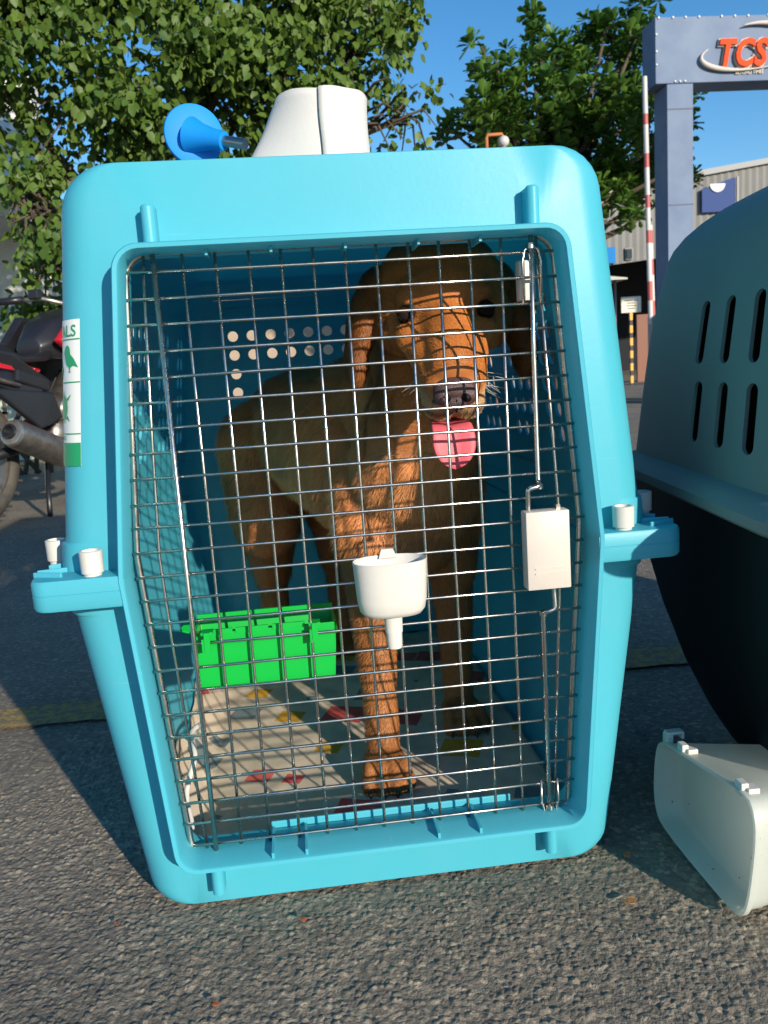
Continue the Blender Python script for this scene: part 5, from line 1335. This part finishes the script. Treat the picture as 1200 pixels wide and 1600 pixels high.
# ------------------------------------------------------------------ buildings
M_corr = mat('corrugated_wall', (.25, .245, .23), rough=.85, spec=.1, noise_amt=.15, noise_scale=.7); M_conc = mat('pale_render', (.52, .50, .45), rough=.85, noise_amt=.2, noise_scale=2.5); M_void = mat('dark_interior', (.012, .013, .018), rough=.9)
M_bsign = mat('blue_sign', (.06, .09, .22), rough=.9, spec=.08); M_bsign2 = mat('bright_blue_sign', (.03, .20, .50), rough=.9, spec=.1); M_brown = mat('brown_gate', (.20, .07, .035), rough=.6); M_roof = mat('roof_edge', (.30, .30, .29), rough=.6); M_glass = mat('window_glass', (.02, .03, .03), rough=.1)
# warehouse across the yard: corrugated upper wall above an open dark bay; roof climbs to the right
wh = thing('warehouse', 'grey corrugated warehouse with an open dark bay behind the gate', 'warehouse', (9, 24, 0))
YW = 24.
zA = P(1087, 277, YW); zB = P(1200, 256, YW); slope = (zB.z - zA.z) / (zB.x - zA.x)
x_l, x_r = 3.0, 26.
def ztop(x): return zA.z + slope * (x - zA.x)
def zlow(x): 
    p1 = P(962, 413, YW); p2 = P(1003, 400, YW); return p1.z + (p2.z - p1.z) / (p2.x - p1.x) * (x - p1.x) * .35
mb = MB(); n_ = int((x_r - x_l) / .11)
for i in range(n_ + 1):
    x = x_l + (x_r - x_l) * i / n_; yy = YW + (.035 if i % 2 else -.0)
    mb.v += [(x, yy, zlow(x)), (x, yy, ztop(x))]
for i in range(n_): mb.f.append((2 * i, 2 * i + 2, 2 * i + 3, 2 * i + 1))
mb.build('corrugated_wall', M_corr, wh, fix=False)
MB().prism([Vector((x_l, YW - .12, ztop(x_l))), Vector((x_r, YW - .12, ztop(x_r))), Vector((x_r, YW - .12, ztop(x_r) + .16)), Vector((x_l, YW - .12, ztop(x_l) + .16))], (0, 9, 0)).build('roof', M_roof, wh)
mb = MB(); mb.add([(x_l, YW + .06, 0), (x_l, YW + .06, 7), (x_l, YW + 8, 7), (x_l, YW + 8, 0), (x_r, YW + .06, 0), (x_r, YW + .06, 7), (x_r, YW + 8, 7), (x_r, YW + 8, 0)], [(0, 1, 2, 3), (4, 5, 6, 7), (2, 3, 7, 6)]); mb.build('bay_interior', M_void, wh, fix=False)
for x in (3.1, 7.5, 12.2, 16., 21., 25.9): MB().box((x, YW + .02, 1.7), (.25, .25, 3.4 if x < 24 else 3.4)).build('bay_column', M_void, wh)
def pbox(px0, py0, px1, py1, y, name, m, parent, th=.05):
    a = P(px0, py1, y); c = P(px1, py0, y); return MB().box(((a.x + c.x) / 2, y, (a.z + c.z) / 2), (c.x - a.x, th, c.z - a.z)).build(name, m, parent)
pbox(946, 386, 961, 412, YW - .06, 'blue_sign', M_bsign2, wh); wf = pbox(977, 387, 989, 406, YW - .05, 'window', M_dark, wh); pbox(979, 389, 987, 404, YW - .09, 'pane', M_glass, wf)
a = P(1096, 283, YW - .1); c = P(1147, 330, YW - .1); psl = slope * .9
sgn_ = MB().prism([Vector((a.x, YW - .08, c.z)), Vector((c.x, YW - .08, c.z)), Vector((c.x, YW - .08, P(1146, 278, YW).z)), Vector((a.x, YW - .08, P(1098, 297, YW).z))], (0, -.06, 0)).build('sign_panel', M_bsign, wh)
pc = P(1121, 287, YW - .16); pr = .24; MB().prism([pc + Vector((pr * math.cos(R(t)), 0, -pr * abs(math.sin(R(t))))) for t in range(0, 181, 15)], (0, -.02, 0)).build('white_half_disc', M_bw, sgn_)
MB().box((P(1147, 300, YW).x + .05, YW - .1, 4.6), (.06, .06, 2.)).build('downpipe', M_roof, wh)
aw = P(968, 433, 21); awn = thing('entrance_awning', 'small pale pointed awning at the dark bay, just right of the blue crate', 'awning', (aw.x, 21, 0))
MB().prism([Vector((aw.x - 1.2, 21, aw.z + .16)), Vector((aw.x + .22, 21, aw.z - .02)), Vector((aw.x + .22, 21, aw.z - .06)), Vector((aw.x - 1.2, 21, aw.z - .06))], (0, 1.5, 0)).build('canopy', M_conc, awn)
for dx in (-1.1, -.1): MB().tube([(aw.x + dx, 21.1, 0), (aw.x + dx, 21.1, aw.z - .06)], .05, 8).build('pole', M_dark, awn, 180)
bg_ = P(1002, 540, 16.5); a = P(993, 492, 16.5)
MB_ = MB(); MB_.box((bg_.x + .35, 16.5, a.z / 2), (.9, .06, a.z)); tag(MB_.build('brown_gate_leaf', M_brown, None), 'rust-brown sheet metal gate leaf beside the notice sign post', 'gate')
# low wall far away closing the yard
M_tan = mat('tan_render', (.44, .34, .25), rough=.9, noise_amt=.2, noise_scale=2)
fw = thing('boundary_wall', 'long pale boundary wall running behind both trees', 'wall', (-2, 17, 0))
mb = MB(); mb.box((-6.5, 17, 1.3), (21.5, .2, 2.6)); mb.build('wall_face', M_tan, fw); mb = MB(); mb.box((-6.5, 17, 2.66), (21.6, .32, .12)); mb.build('coping', M_roof, fw)
# pale building on the left with a projecting slab
M_pale = mat('pale_wall', (.82, .81, .76), rough=.85, noise_amt=.15, noise_scale=2.5)
hb_ = thing('pale_building', 'pale rendered building with a projecting slab, at the far left behind the tree', 'building', (-4, 8.5, 0))
zs1 = P(10, 340, 7.6).z; zs2 = P(10, 302, 7.6).z
MB().box((-6.0, 8.9, 1.9), (7.0, .3, 3.8)).build('wall', M_pale, hb_)
MB().box((-6.0, 8.15, (zs1 + P(10, 300, 7.6).z) / 2), (7.1, 1.2, zs2 - zs1)).build('slab', M_pale, hb_, bevel=.02)
for x in (-3.15, -4.6, -6.0): MB().box((x, 7.75, zs1 / 2), (.22, .22, zs1)).build('pillar', M_pale, hb_)
for x in (-3.9, -5.3): wf = MB().box((x, 8.72, 1.3), (.9, .08, 1.1)).build('window', M_dark, hb_); MB().box((x, 8.67, 1.3), (.8, .04, 1.0)).build('pane', M_glass, wf)
lw = thing('garden_wall', 'low pale green garden wall behind the motorcycle, dappled by leaves', 'wall', (-2.4, 6.6, 0)); M_gw = mat('pale_green_render', (.55, .62, .52), rough=.85, noise_amt=.2, noise_scale=3)
MB().box((-3.2, 6.8, .62), (4.6, .15, 1.24)).build('wall_face', M_gw, lw, bevel=.01)
MB().box((-3.2, 6.8, 1.27), (4.7, .22, .06)).build('coping', M_conc, lw)
